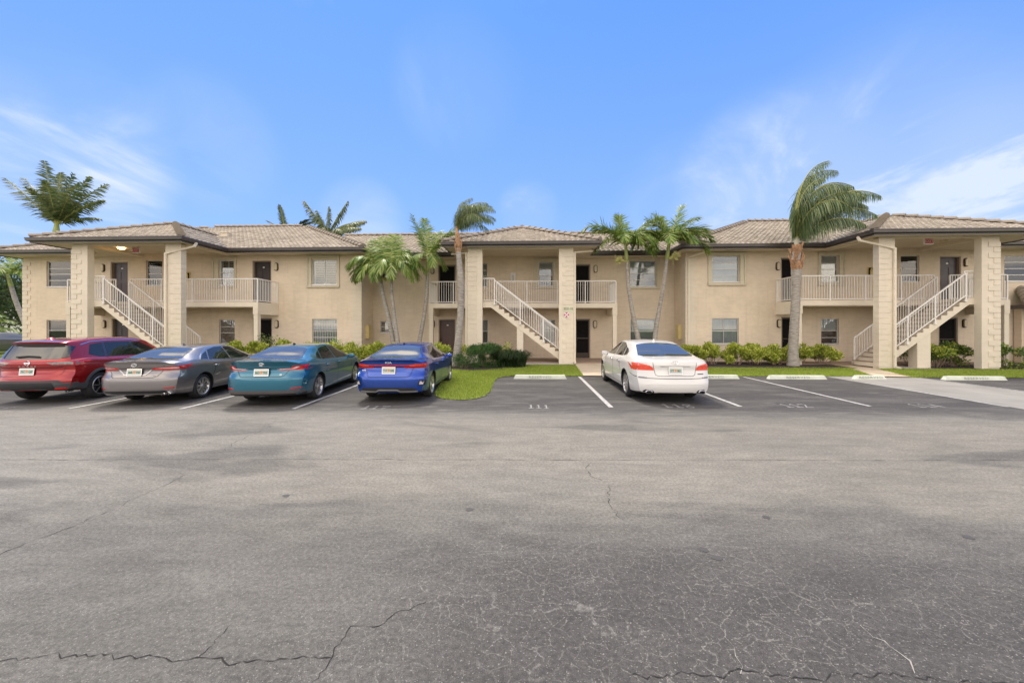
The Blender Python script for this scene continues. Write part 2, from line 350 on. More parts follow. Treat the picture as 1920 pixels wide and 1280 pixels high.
# ------------------------------------------------------------------ asphalt
def asphalt_mat():
    m, t, b = new_mat('asphalt')
    tc = t.nodes.new('ShaderNodeTexCoord'); P = tc.outputs['Object']
    def noi(scale, det=5, stretch=None, dist=0, rough=.55):
        n = t.nodes.new('ShaderNodeTexNoise'); n.inputs['Scale'].default_value = scale; n.inputs['Detail'].default_value = det; n.inputs['Distortion'].default_value = dist; n.inputs['Roughness'].default_value = rough
        if stretch:
            mp = t.nodes.new('ShaderNodeMapping'); mp.inputs['Scale'].default_value = stretch; L(t, P, mp.inputs[0]); L(t, mp.outputs[0], n.inputs['Vector'])
        else: L(t, P, n.inputs['Vector'])
        return n.outputs['Fac']
    def ma(op, a, bb=None, cc=None, clamp=False):
        n = t.nodes.new('ShaderNodeMath'); n.operation = op; n.use_clamp = clamp
        for i, q in enumerate((a, bb, cc)):
            if q is None: continue
            if isinstance(q, (int, float)): n.inputs[i].default_value = q
            else: L(t, q, n.inputs[i])
        return n.outputs[0]
    def rng(v, a, bb, c=0, d=1):
        n = t.nodes.new('ShaderNodeMapRange'); n.interpolation_type = 'SMOOTHSTEP'; L(t, v, n.inputs['Value'])
        for k, q in zip(('From Min', 'From Max', 'To Min', 'To Max'), (a, bb, c, d)): n.inputs[k].default_value = q
        return n.outputs[0]
    def mix(f, a, c):
        n = t.nodes.new('ShaderNodeMix'); n.data_type = 'RGBA'
        if isinstance(f, (int, float)): n.inputs[0].default_value = f
        else: L(t, f, n.inputs[0])
        for k, q in (('A', a), ('B', c)):
            if isinstance(q, tuple): n.inputs[k].default_value = (*q, 1)
            else: L(t, q, n.inputs[k])
        return n.outputs['Result']
    sp = t.nodes.new('ShaderNodeSeparateXYZ'); L(t, P, sp.inputs[0]); x, y = sp.outputs[0], sp.outputs[1]
    big = noi(.22, 4, (.6, 1.3, 1), .6); mid = noi(.9, 6, (.45, 1.4, 1), 1.2); fine = noi(6, 8); grit = noi(150, 2); grit2 = noi(55, 3)
    ywob = ma('ADD', y, ma('MULTIPLY', ma('SUBTRACT', mid, .5), 1.6))
    base = mix(rng(big, .35, .65), (.112, .109, .102), (.168, .163, .152))
    # pale dusty drive lane (wear), warmer
    lane = ma('MULTIPLY', rng(ywob, 3.0, 4.6), rng(ywob, 8.2, 7.0))
    base = mix(ma('MULTIPLY', lane, ma('ADD', ma('MULTIPLY', mid, .9), .12)), base, (.250, .234, .202))
    # left part evenly grey
    base = mix(ma('MULTIPLY', rng(x, -1.5, -7), .55), base, (.222, .215, .203))
    # dark worn smudges
    sm = noi(.5, 5, (.35, 1.2, 1), 1.5)
    base = mix(ma('MULTIPLY', rng(sm, .54, .66), .6), base, (.082, .079, .077))
    # near the camera darker, right of centre
    near = ma('MULTIPLY', rng(ywob, 4.2, 2.4), rng(x, -2.2, .2))
    base = mix(ma('MULTIPLY', near, .75), base, (.052, .049, .050))
    # sealed parking bays
    bay = rng(ma('ADD', y, ma('MULTIPLY', ma('SUBTRACT', mid, .5), 1.0)), 7.7, 8.7)
    bayc = mix(rng(mid, .4, .68), (.056, .053, .053), (.092, .088, .086))
    wear = noi(1.3, 6, (.5, 2.2, 1), 2.0)
    bayc = mix(ma('MULTIPLY', rng(wear, .56, .70), .45), bayc, (.19, .185, .18))
    base = mix(bay, base, bayc)
    # tyre-scuffed pale arcs at mouth of bays
    sc = ma('MULTIPLY', ma('MULTIPLY', rng(y, 6.6, 7.6), rng(y, 9.3, 8.2)), rng(noi(1.6, 7, (.35, 2.5, 1), 2.5), .52, .66))
    base = mix(ma('MULTIPLY', sc, .45), base, (.24, .23, .21))
    # alligator cracking filled with pale sand
    vo = t.nodes.new('ShaderNodeTexVoronoi'); vo.feature = 'DISTANCE_TO_EDGE'; vo.inputs['Scale'].default_value = 8.5
    nd = t.nodes.new('ShaderNodeTexNoise'); nd.inputs['Scale'].default_value = 5; nd.inputs['Detail'].default_value = 5; L(t, P, nd.inputs['Vector'])
    vv = t.nodes.new('ShaderNodeVectorMath'); vv.operation = 'MULTIPLY_ADD'; L(t, nd.outputs['Color'], vv.inputs[0]); vv.inputs[1].default_value = (.16, .16, 0); L(t, P, vv.inputs[2])
    L(t, vv.outputs[0], vo.inputs['Vector'])
    crk = rng(vo.outputs['Distance'], .036, .006)
    cm = ma('MULTIPLY', ma('MULTIPLY', rng(ywob, 4.6, 2.9), rng(x, -2.0, -.4)), ma('MULTIPLY', rng(x, 5.0, 2.0), rng(noi(1.1, 6), .32, .52)))
    crk2 = ma('MULTIPLY', rng(noi(30, 4), .40, .54), crk)
    base = mix(ma('MULTIPLY', ma('MULTIPLY', crk2, cm), .42), base, (.27, .26, .245))
    # aggregate speckle
    k = ma('ADD', ma('MULTIPLY', rng(grit, .3, .7), .50), .75); k = ma('MULTIPLY', k, ma('ADD', ma('MULTIPLY', rng(noi(34, 3, None, 0, .7), .34, .66), .42), .79)); k = ma('MULTIPLY', k, ma('ADD', ma('MULTIPLY', rng(noi(3.2, 9, (.5, 1.6, 1), .5, .75), .3, .7), .30), .85)); k = ma('MULTIPLY', k, ma('ADD', ma('MULTIPLY', grit2, .24), .88)); k = ma('MULTIPLY', k, ma('ADD', ma('MULTIPLY', fine, .3), .85))
    sc2 = t.nodes.new('ShaderNodeVectorMath'); sc2.operation = 'SCALE'; L(t, base, sc2.inputs[0]); L(t, k, sc2.inputs['Scale'])
    spk = rng(noi(70, 1), .64, .72)
    fin = mix(ma('MULTIPLY', spk, .6), sc2.outputs[0], (.33, .32, .30))
    wc = t.nodes.new('ShaderNodeVectorMath'); wc.operation = 'MULTIPLY'; L(t, fin, wc.inputs[0]); wc.inputs[1].default_value = (1.0, .985, .935)
    L(t, wc.outputs[0], b.inputs['Base Color']); b.inputs['Roughness'].default_value = .82; b.inputs['Specular IOR Level'].default_value = .35
    bp = t.nodes.new('ShaderNodeBump'); bp.inputs['Strength'].default_value = .55; bp.inputs['Distance'].default_value = .008
    L(t, ma('ADD', grit, ma('MULTIPLY', grit2, .6)), bp.inputs['Height']); L(t, bp.outputs[0], b.inputs['Normal'])
    return m
M['asphalt'] = asphalt_mat()
mb = MB(); mb.quad((-400, -300, -.004), (400, -300, -.004), (400, 500, -.004), (-400, 500, -.004))
tag(mb.build('ground', simple('far_ground', (.10, .13, .05), .95, var=.3, vscale=.2)), kind='structure')
mb = MB(); mb.quad((-60, -30, 0), (60, -30, 0), (60, 14.6, 0), (-60, 14.6, 0))
tag(mb.build('parking_lot', M['asphalt']), kind='structure')
# pale concrete loading strip
mb = MB(); mb.poly([(10.42, 8.75, .004), (13.3, 8.9, .004), (13.3, 14.55, .004), (10.42, 14.55, .004)])
tag(mb.build('loading_strip', simple('strip_concrete', (.27, .26, .235), .88, var=.14, vscale=1.2, bump=.5, bscale=120)), kind='structure')
def road_line(x0, y0, x1, y1, w):
    d = Vector((x1-x0, y1-y0, 0)).normalized(); n = Vector((-d.y, d.x, 0))*w/2
    mb = MB(); k = 14
    for i in range(k):
        a = Vector((x0, y0, .008)).lerp(Vector((x1, y1, .008)), i/k); b = Vector((x0, y0, .008)).lerp(Vector((x1, y1, .008)), (i+1)/k)
        mb.quad(a-n, b-n, b+n, a+n)
    tag(mb.build('parking_line', M['line'], fixn=False), kind='structure')
for a in ((1.775, 8.64, 1.775, 14.0, .10), (4.6, 8.85, 4.6, 14.1, .10), (7.44, 9.0, 7.48, 14.2, .09), (10.36, 9.05, 10.44, 14.2, .06),
          (-9.72, 8.02, -9.98, 13.2, .09), (-7.33, 8.1, -7.55, 13.3, .09), (-4.96, 8.2, -5.16, 13.4, .09)): road_line(*a)
mb = MB(); mb.box(13.32, 13.36, 9.3, 14.2, .005, .012)
tag(mb.build('parking_line', M['line']), kind='structure')

def text_mesh(s, size, name, mat, parent=None, loc=(0, 0, 0), rot=(0, 0, 0), extr=.003, sx=1, shear=0, bold=0, space=1.0):
    c = bpy.data.curves.new(name, 'FONT'); c.body = s; c.size = size; c.align_x = 'CENTER'; c.align_y = 'CENTER'; c.extrude = extr; c.resolution_u = 2; c.shear = shear; c.offset = bold; c.space_character = space
    o = bpy.data.objects.new(name, c); COL.objects.link(o)
    dg = bpy.context.evaluated_depsgraph_get(); me = bpy.data.meshes.new_from_object(o.evaluated_get(dg))
    bpy.data.objects.remove(o); me.name = name; me.materials.clear(); me.materials.append(mat)
    for v in me.vertices: v.co.x *= sx
    o = bpy.data.objects.new(name, me); COL.objects.link(o)
    if parent: o.parent = parent
    o.location = loc; o.rotation_euler = rot
    return o
def digits(s, cx, cy, pitch, dw, dh, lw=.028):
    S = {'1': [((-.35, .32), (0, .5)), ((0, .5), (0, -.5)), ((-.45, -.5), (.45, -.5))], '2': [((-.5, .3), (-.3, .5)), ((-.3, .5), (.3, .5)), ((.3, .5), (.5, .25)), ((.5, .25), (-.5, -.5)), ((-.5, -.5), (.5, -.5))],
         '7': [((-.5, .35), (-.5, .5)), ((-.5, .5), (.5, .5)), ((.5, .5), (-.15, -.5))], '4': [((.2, -.5), (.2, .5)), ((.2, .5), (-.5, -.15)), ((-.5, -.15), (.5, -.15))],
         '5': [((.45, .5), (-.4, .5)), ((-.4, .5), (-.45, .05)), ((-.45, .05), (.3, .08)), ((.3, .08), (.45, -.2)), ((.45, -.2), (.25, -.5)), ((.25, -.5), (-.5, -.45))],
         '8': [((-.3, .5), (.3, .5)), ((.3, .5), (.45, .28)), ((.45, .28), (-.45, -.25)), ((-.45, -.25), (-.3, -.5)), ((-.3, -.5), (.3, -.5)), ((.3, -.5), (.45, -.25)), ((.45, -.25), (-.45, .28)), ((-.45, .28), (-.3, .5))]}
    mb = MB()
    for i, ch in enumerate(s):
        ox = cx+(i-(len(s)-1)/2)*pitch
        for k, ((a, b), (c, d)) in enumerate(S[ch]):
            z = .007+.0006*(k % 4); p = Vector((ox+a*dw, cy+b*dh, z)); q = Vector((ox+c*dw, cy+d*dh, z)); e = (q-p).normalized(); n = Vector((-e.y, e.x, 0))*lw/2*(1.5 if abs(e.x) > .7 else 1)
            mb.quad(p-n-e*lw*.3, q-n+e*lw*.3, q+n+e*lw*.3, p+n-e*lw*.3)
    tag(mb.build('stall_number', M['number'], fixn=False), kind='structure')
for s, x, y, p_, w_, h_ in (('111', .22, 8.66, .165, .10, .34), ('118', 3.25, 8.86, .235, .16, .36), ('112', 5.85, 9.0, .20, .14, .34), ('117', -3.28, 8.42, .20, .14, .30), ('114', 8.72, 9.12, .21, .13, .34), ('115', -11.3, 7.98, .22, .14, .26)): digits(s, x, y, p_, w_, h_)
for s, x, y, sc in () and (('111', .22, 8.56, .40), ('118', 3.22, 8.84, .42), ('112', 5.86, 9.02, .40), ('117', -3.28, 8.42, .42), ('114', 8.72, 9.13, .42), ('115', -11.3, 7.98, .36)):
    tag(text_mesh(s, sc, 'stall_number', M['line'], None, (x, y, .006), (0, 0, 0), .002, 1.0, 0, .012, 1.25), kind='structure')

# cracks in the asphalt: thin jagged dark strips
M['crack'] = simple('crack_dark', (.022, .021, .02), .95)
M['cracklight'] = simple('crack_sandy', (.33, .31, .28), .95)
def crack(pts, w, mat, seed, jag=.03, step=.05, z=.003):
    r = random.Random(seed); P = []
    for (a, b) in zip(pts, pts[1:]):
        a = Vector((*a, 0)); b = Vector((*b, 0)); n = max(2, int((b-a).length/step))
        for i in range(n): P.append(a.lerp(b, i/n))
    P.append(Vector((*pts[-1], 0))); off = 0; mb = MB(); Q = []
    for i, p in enumerate(P):
        off = off*.8 + r.uniform(-jag, jag)*1.6
        d = (P[min(i+1, len(P)-1)]-P[max(i-1, 0)]).normalized(); n = Vector((-d.y, d.x, 0)); ww = w*r.choice((.12, .3, .45, .6, .9))
        Q.append((p+n*(off-ww/2), p+n*(off+ww/2)))
    for (a, b), (c, d) in zip(Q, Q[1:]): mb.quad(*[Vector((q.x, q.y, z)) for q in (a, c, d, b)])
    tag(mb.build('pavement_crack', mat), kind='structure')
def G(px, py):
    a = radians(2.38); u = (px-960)/747; t = H*747/(py-614); return (t*(-sin(a)+u*cos(a)), t*(cos(a)+u*sin(a)))
crack([G(*p) for p in ((0, 1233), (60, 1234), (140, 1228), (190, 1232), (260, 1238), (370, 1230), (430, 1246), (520, 1243), (565, 1236), (612, 1243))], .009, M['crack'], 1, .012, .025)
crack([G(*p) for p in ((590, 1280), (640, 1215), (665, 1180), (720, 1166), (760, 1148), (800, 1130))], .007, M['crack'], 2, .012, .025)
crack([G(*p) for p in ((370, 1230), (400, 1200), (430, 1168))], .005, M['crack'], 3, .01, .025)
crack([G(*p) for p in ((1180, 1262), (1240, 1264), (1300, 1262), (1380, 1260), (1460, 1262), (1475, 1272), (1580, 1262), (1700, 1268), (1800, 1270), (1920, 1276))], .009, M['crack'], 4, .012, .025)
crack([G(*p) for p in ((0, 1040), (50, 1018), (130, 990), (200, 958), (260, 930), (290, 918), (340, 893), (383, 877))], .008, M['crack'], 5, .015)
crack([G(*p) for p in ((410, 850), (460, 822), (500, 805), (508, 792))], .009, M['crack'], 6, .03)
crack([G(*p) for p in ((1110, 866), (1125, 895), (1145, 920), (1155, 950), (1172, 975))], .008, M['crack'], 7, .03)
crack([G(*p) for p in ((1616, 1170), (1650, 1190), (1680, 1210), (1720, 1240), (1745, 1268))], .010, M['cracklight'], 8, .02)
crack([G(*p) for p in ((1360, 1180), (1380, 1230), (1385, 1262))], .007, M['cracklight'], 9, .02)
crack([G(-60, 861.5), G(500, 861), G(960, 862), G(1400, 862.5), G(1990, 862)], .010, M['crack'], 10, .006, .06)
for px, py in ((1436, 969), (1344, 1046), (1816, 1007), (880, 955), (1320, 1030), (537, 929)):
    x, y = G(px, py); mb = MB(); mb.poly([(x+.04*cos(a*.6)*R.uniform(.7, 1.2), y+.035*sin(a*.6)*R.uniform(.7, 1.2), .003) for a in range(10)])
    tag(mb.build('oil_spot', simple('oil_spot', (.07, .065, .06), .7)), kind='structure')

# ------------------------------------------------------------------ lawn, mulch, paths
def sheet(name, pts, z, mat, kind='structure'):
    mb = MB(); mb.poly([(x, y, z) for x, y in pts]); return tag(mb.build(name, mat), kind=kind)
island = [(-2.95, 14.6), (-2.75, 12.6), (-2.55, 11.2), (-2.42, 10.2), (-2.25, 9.75), (-2.0, 9.48), (-1.6, 9.38), (-1.3, 9.5), (-1.1, 9.9), (-1.03, 10.6), (-1.06, 11.6), (-1.1, 12.6), (-1.05, 13.4), (-.85, 13.9), (-.5, 14.1), (-.3, 14.6)]
lawn_polys = [
    [(-45, 14.3), (-3.5, 14.3), (-3.5, 17.8), (-45, 17.8)],
    island,
    [(-3.5, 14.4), (1.93, 14.12), (2.17, 18.5), (-3.5, 18.5)],
    [(5.0, 14.3), (12.05, 14.5), (13.92, 18.0), (5.0, 18.0)],
    [(13.05, 14.25), (45, 14.6), (45, 18.5), (14.42, 17.3)],
    [(-80, 14.3), (-28, 14.3), (-28, 60), (-80, 60)]]
for i, p in enumerate(lawn_polys): sheet('lawn_soil', p, .012+.003*(i % 3), M['soil'])
sheet('path', [(1.93, 14.1), (3.2, 14.1), (5.0, 14.1), (4.8, 19.0), (2.17, 19.0)], .035, M['concrete'])
sheet('path', [(12.08, 14.3), (13.12, 14.2), (14.42, 17.25), (15.2, 18.9), (13.9, 18.9)], .035, M['concrete'])
mb = MB(); mb.box(-26.7, -12.9, 18.6, 20.05, -.05, .08); mb.box(-5.2, 4.8, 18.95, 21.6, -.05, .08); mb.box(12.0, 21.3, 18.6, 20.05, -.05, .08)
tag(mb.build('walkway_slab', M['slabedge']), kind='structure')
def wobble(x0, x1, y, amp, seed, n=30):
    r = random.Random(seed); return [(x0+(x1-x0)*i/n, y+amp*sin(i*.9+seed)+r.uniform(-.05, .05)) for i in range(n+1)]
sheet('mulch_bed', wobble(5.0, 13.6, 17.05, .12, 1)+[(13.6, 20.0), (5.0, 20.0)], .045, M['mulch'])
sheet('mulch_bed', [(-4.6, 17.2), (-3.6, 16.2), (-2.9, 15.8), (-2.2, 15.55), (-1.4, 15.9), (-.9, 16.4), (-.6, 17.2), (-.5, 18.8), (-4.6, 18.8)], .045, M['mulch'])
sheet('mulch_bed', wobble(15.6, 26, 16.8, .08, 4)+[(26, 20), (15.6, 20)], .045, M['mulch'])
sheet('mulch_bed', wobble(-28, -4.2, 17.4, .12, 7)+[(-4.2, 20), (-28, 20)], .045, M['mulch'])
sheet('gravel_bed', [(-.5, 17.95), (2.1, 18.1), (2.1, 18.95), (-.5, 18.95)], .049, M['gravel'])
sheet('gravel_bed', [(14.6, 16.9), (16.5, 16.8), (16.5, 18.6), (14.6, 18.6)], .049, M['gravel'])
def inside(p, poly):
    c = False; j = len(poly)-1
    for i in range(len(poly)):
        if (poly[i][1] > p[1]) != (poly[j][1] > p[1]) and p[0] < (poly[j][0]-poly[i][0])*(p[1]-poly[i][1])/(poly[j][1]-poly[i][1])+poly[i][0]: c = not c
        j = i
    return c
def grass(polys, n_per_m2, seed, keep=lambda x, y: True):
    r = random.Random(seed); v = []; f = []
    for poly in polys:
        xs = [p[0] for p in poly]; ys = [p[1] for p in poly]; A = (max(xs)-min(xs))*(max(ys)-min(ys))
        for _ in range(int(A*n_per_m2)):
            x = r.uniform(min(xs), max(xs)); y = r.uniform(min(ys), max(ys))
            if not inside((x, y), poly) or not keep(x, y): continue
            x += r.gauss(0, .02); y += r.gauss(0, .03)
            h = r.uniform(.03, .075); a = r.uniform(0, 2*pi); w = r.uniform(.006, .012); lx, ly = r.gauss(0, .02), r.gauss(0, .02); n = len(v)
            v += [(x-w*cos(a), y-w*sin(a), .01), (x+w*cos(a), y+w*sin(a), .01), (x+lx, y+ly, .012+h)]; f.append((n, n+1, n+2))
    me = bpy.data.meshes.new('grass'); me.from_pydata(v, [], f); me.materials.append(M['grass'])
    o = bpy.data.objects.new('grass', me); COL.objects.link(o)
    return tag(o, 'short green lawn grass in front of the building and on the rounded island', 'grass', kind='stuff')
grass([island, [(-3.5, 14.4), (-.5, 14.05), (1.93, 14.12), (2.12, 18.3), (-.4, 18.0), (-1.2, 16.2), (-2.2, 15.6), (-3.5, 16.2)], [(5.0, 14.3), (12.05, 14.5), (13.5, 17.3), (5.0, 17.1)], [(13.05, 14.25), (25, 14.4), (25, 16.9), (15.5, 17.0), (14.42, 17.3)], [(-24, 14.3), (-3.5, 14.3), (-3.5, 15.6), (-24, 15.6)]], 1500, 3)
grass([[(-45, 15), (-24, 15), (-28, 40), (-70, 40)]], 60, 5)['label'] = 'lawn grass behind the red car at the far left'
# ------------------------------------------------------------------ apartment building
def tile_mat():
    m, t, b = new_mat('roof_tiles')
    g = t.nodes.new('ShaderNodeTexCoord'); at = t.nodes.new('ShaderNodeAttribute'); at.attribute_name = 'tile'
    r = t.nodes.new('ShaderNodeValToRGB'); e = r.color_ramp.elements
    e[0].color = (.29, .248, .197, 1); e[1].color = (.47, .42, .345, 1)
    for p, c in ((.25, (.335, .29, .233)), (.5, (.375, .328, .266)), (.75, (.42, .37, .30))): q = e.new(p); q.color = (*c, 1)
    L(t, at.outputs['Fac'], r.inputs[0])
    n = t.nodes.new('ShaderNodeTexNoise'); n.inputs['Scale'].default_value = .5; n.inputs['Detail'].default_value = 8; L(t, g.outputs['Object'], n.inputs['Vector'])
    n2 = t.nodes.new('ShaderNodeTexNoise'); n2.inputs['Scale'].default_value = 12; n2.inputs['Detail'].default_value = 6; L(t, g.outputs['Object'], n2.inputs['Vector'])
    a = t.nodes.new('ShaderNodeMath'); a.operation = 'ADD'; L(t, n.outputs['Fac'], a.inputs[0]); L(t, n2.outputs['Fac'], a.inputs[1])
    mp = t.nodes.new('ShaderNodeMapRange'); mp.inputs['From Min'].default_value = .7; mp.inputs['From Max'].default_value = 1.3; mp.inputs['To Min'].default_value = .84; mp.inputs['To Max'].default_value = 1.16; L(t, a.outputs[0], mp.inputs['Value'])
    s = t.nodes.new('ShaderNodeVectorMath'); s.operation = 'SCALE'; L(t, r.outputs[0], s.inputs[0]); L(t, mp.outputs[0], s.inputs['Scale'])
    L(t, s.outputs[0], b.inputs['Base Color']); b.inputs['Roughness'].default_value = .85
    return m
M['tile'] = tile_mat()
SL = 5/12
bld = empty('apartment_building', (0, 20, 0), 0, 'long two storey peach stucco apartment block with brown tiled hip roof, galleries and outside stairs', 'building')
class BMB(MB):
    def build(s, name, mats, parent=None, **k):
        if parent is bld: s.v = [(x, y-20, z) for x, y, z in s.v]
        return MB.build(s, name, mats, parent, **k)
def sub(par, mb, name, mat, **k):        # a sub-part of a building part (same coordinates as the part)
    mb.v = [(x, y-20, z) for x, y, z in mb.v]
    return MB.build(mb, name, mat, par, **k)

def roof_plane(o, along, up, length, run, poly, z0=5.6, slope=SL, name='roof', parent=None):
    """o: eave corner (x,y); along/up: unit plan vectors; poly: convex plan polygon in (a,b)"""
    along = Vector((*along, 0)); up = Vector((*up, 0)); o = Vector((*o, 0))
    TW, RH, SUB = .235, .31, 8
    na = int(length/TW)+1; rows = int(run/RH)+1
    bm = bmesh.new(); lay = bm.faces.layers.float.new('tile')
    r = random.Random(int(o.x*7+o.y*13+length)); A = [i*TW/SUB for i in range(na*SUB+1)]
    prev = None
    for k in range(rows):
        b0, b1 = k*RH, (k+1)*RH; vals = [r.random() for _ in range(na+1)]; jit = [r.uniform(-.006, .006) for _ in range(na+1)]
        lo = []; hi = []; bot = []
        for i, a in enumerate(A):
            ph = (i % SUB)/SUB; h = .045*abs(sin(pi*ph))**.8 + jit[i//SUB]
            p = o + along*a
            lo.append(bm.verts.new(p+up*b0+Vector((0, 0, z0+slope*b0+.045+h)))); hi.append(bm.verts.new(p+up*b1+Vector((0, 0, z0+slope*b1+.012+h*.85))))
            bot.append(bm.verts.new(p+up*(b0+.005)+Vector((0, 0, z0+slope*b0-.01))))
        for i in range(len(A)-1):
            q = vals[i//SUB]
            f = bm.faces.new((lo[i], lo[i+1], hi[i+1], hi[i])); f[lay] = q; f.smooth = True
            f = bm.faces.new((bot[i], bot[i+1], lo[i+1], lo[i])); f[lay] = q*.6
    n = len(poly)
    ctr = sum((o+along*a+up*b for a, b in poly), Vector())/n
    for i in range(n):
        p = o+along*poly[i][0]+up*poly[i][1]; q = o+along*poly[(i+1) % n][0]+up*poly[(i+1) % n][1]
        e = (q-p); nn = Vector((-e.y, e.x, 0)).normalized()
        if (ctr-p).dot(nn) > 0: nn = -nn
        bmesh.ops.bisect_plane(bm, geom=bm.verts[:]+bm.edges[:]+bm.faces[:], plane_co=p, plane_no=nn, clear_outer=True)
    for v in bm.verts: v.co.y -= 20
    me = bpy.data.meshes.new(name); bm.to_mesh(me); bm.free(); me.materials.append(M['tile'])
    ob = bpy.data.objects.new(name, me); COL.objects.link(ob); ob.parent = parent or bld
    return ob
def hip_caps(mb, p, q, rad=.13, seg=.42):
    p = Vector(p); q = Vector(q); d = q-p; n = max(1, int(d.length/seg)); d.normalize(); sd = d.cross(Vector((0, 0, 1))).normalized(); up = sd.cross(d)
    for i in range(n):
        a = p+d*(i*seg); b = p+d*((i+1)*seg+.05); vs = []
        for c, rr, lift in ((a, rad*1.1, .035), (b, rad*.88, .0)):
            for k in range(9):
                t = pi*k/8; vs.append(c+sd*rr*cos(t)*1.15+up*(rr*sin(t)+lift-.02))
        vs += [vs[k]-up*.03*0+Vector((0, 0, -.04)) for k in range(9)]
        mb.add(vs, [(k, k+1, 10+k, 9+k) for k in range(8)]+[tuple(range(8, -1, -1))])
def hip_roof(x0, x1, y0, run, zE=5.6, left=True, right=True, name='roof', back=True):
    Lg = x1-x0; a0 = run if left else 0; a1 = Lg-run if right else Lg
    f = roof_plane((x0, y0), (1, 0), (0, 1), Lg, run, [(0, 0), (Lg, 0), (a1, run), (a0, run)], zE)
    zr = zE+SL*run; yr = y0+run
    def hc(*a):
        cap = MB(); hip_caps(cap, *a); sub(f, cap, 'ridge_tile', M['tile'])
    if right:
        roof_plane((x1, y0), (0, 1), (-1, 0), 2*run, run, [(0, 0), (2*run, 0), (run, run)], zE); hc((x1, y0, zE+.06), (x0+a1, yr, zr+.06)); hc((x1, y0+2*run, zE+.06), (x0+a1, yr, zr+.06))
    if left:
        roof_plane((x0, y0+2*run), (0, -1), (1, 0), 2*run, run, [(0, 0), (2*run, 0), (run, run)], zE); hc((x0, y0, zE+.06), (x0+a0, yr, zr+.06))
    if back:
        roof_plane((x1, y0+2*run), (-1, 0), (0, -1), Lg, run, [(0, 0), (Lg, 0), (Lg-a0, run), (Lg-a1, run)], zE)
    hc((x0+a0, yr, zr+.05), (x0+a1, yr, zr+.05))
XL0, XL1, XR0, XR1 = -27.3, -8.05, 7.2, 27.0
hip_roof(XL0, XL1, 19.05, 6.55); hip_roof(XR0, XR1, 19.05, 6.55)
hip_roof(-12, 12, 20.6, 5.0, left=False, right=False)
def porch_roof(x0, x1, y0, depth):
    hw = (x1-x0)/2; xc = (x0+x1)/2; W = x1-x0
    f = roof_plane((x0, y0), (1, 0), (0, 1), W, hw, [(0, 0), (W, 0), (hw, hw)])
    roof_plane((x0, y0+depth), (0, -1), (1, 0), depth, hw, [(0, 0), (depth, 0), (depth-hw, hw), (0, hw)])
    roof_plane((x1, y0), (0, 1), (-1, 0), depth, hw, [(0, 0), (depth, 0), (depth, hw), (hw, hw)])
    zr = 5.6+SL*hw
    for a, b in (((x0, y0, 5.66), (xc, y0+hw, zr+.06)), ((x1, y0, 5.66), (xc, y0+hw, zr+.06)), ((xc, y0+hw, zr+.05), (xc, y0+depth-1, zr+.05))):
        cap = MB(); hip_caps(cap, a, b); sub(f, cap, 'ridge_tile', M['tile'])
BL = dict(x0=-21.7, x1=-14.85, y=16.45); BC = dict(x0=-3.9, x1=3.2, y=18.05); BR = dict(x0=13.75, x1=20.9, y=16.45)
porch_roof(-21.7, -14.85, 16.45, 8.5); porch_roof(-3.9, 3.2, 18.05, 8.0); porch_roof(13.75, 20.9, 16.45, 8.5)

# gutters (dark) along the eaves
def gutter(pts, side):
    """pts: plan polyline of the eave edge; gutter on the outer side. side=+1: outward normal is right of travel"""
    P = [Vector((*p, 0)) for p in pts]; mb = MB(); prof = [(0, 5.60), (.11, 5.62), (.115, 5.585), (.10, 5.57), (.095, 5.50), (.06, 5.465), (0, 5.46), (0, 5.40), (-.03, 5.40), (-.03, 5.60)]
    rings = []
    for i, p in enumerate(P):
        def nrm(a, b):
            d = (b-a).normalized(); return Vector((d.y, -d.x, 0))*side
        if i == 0: n = nrm(P[0], P[1]); k = 1
        elif i == len(P)-1: n = nrm(P[-2], P[-1]); k = 1
        else:
            n1_, n2_ = nrm(P[i-1], p), nrm(p, P[i+1]); n = (n1_+n2_).normalized(); k = 1/max(.3, n.dot(n1_))
        rings.append([p+n*k*a+Vector((0, 0, z)) for a, z in prof])
    m = len(prof); vs = [v for r_ in rings for v in r_]
    mb.add(vs, [(i*m+j, i*m+(j+1) % m, (i+1)*m+(j+1) % m, (i+1)*m+j) for i in range(len(P)-1) for j in range(m)]+[tuple(range(m)), tuple((len(P)-1)*m+j for j in range(m-1, -1, -1))])
    return sub(bld, mb, 'gutter', M['gutter'])
gutter([(XL0, 32.1), (XL0, 19.05), (BL['x0']+.02, 19.05)], 1)
gutter([(BL['x0'], 19.05), (BL['x0'], 16.45), (BL['x1'], 16.45), (BL['x1'], 19.05), (XL1, 19.05), (XL1, 20.6), (BC['x0'], 20.6), (BC['x0'], 18.05), (BC['x1'], 18.05), (BC['x1'], 20.6), (XR0, 20.6), (XR0, 19.05), (BR['x0'], 19.05), (BR['x0'], 16.45), (BR['x1'], 16.45), (BR['x1'], 19.05), (XR1, 19.05), (XR1, 32.1)], 1)
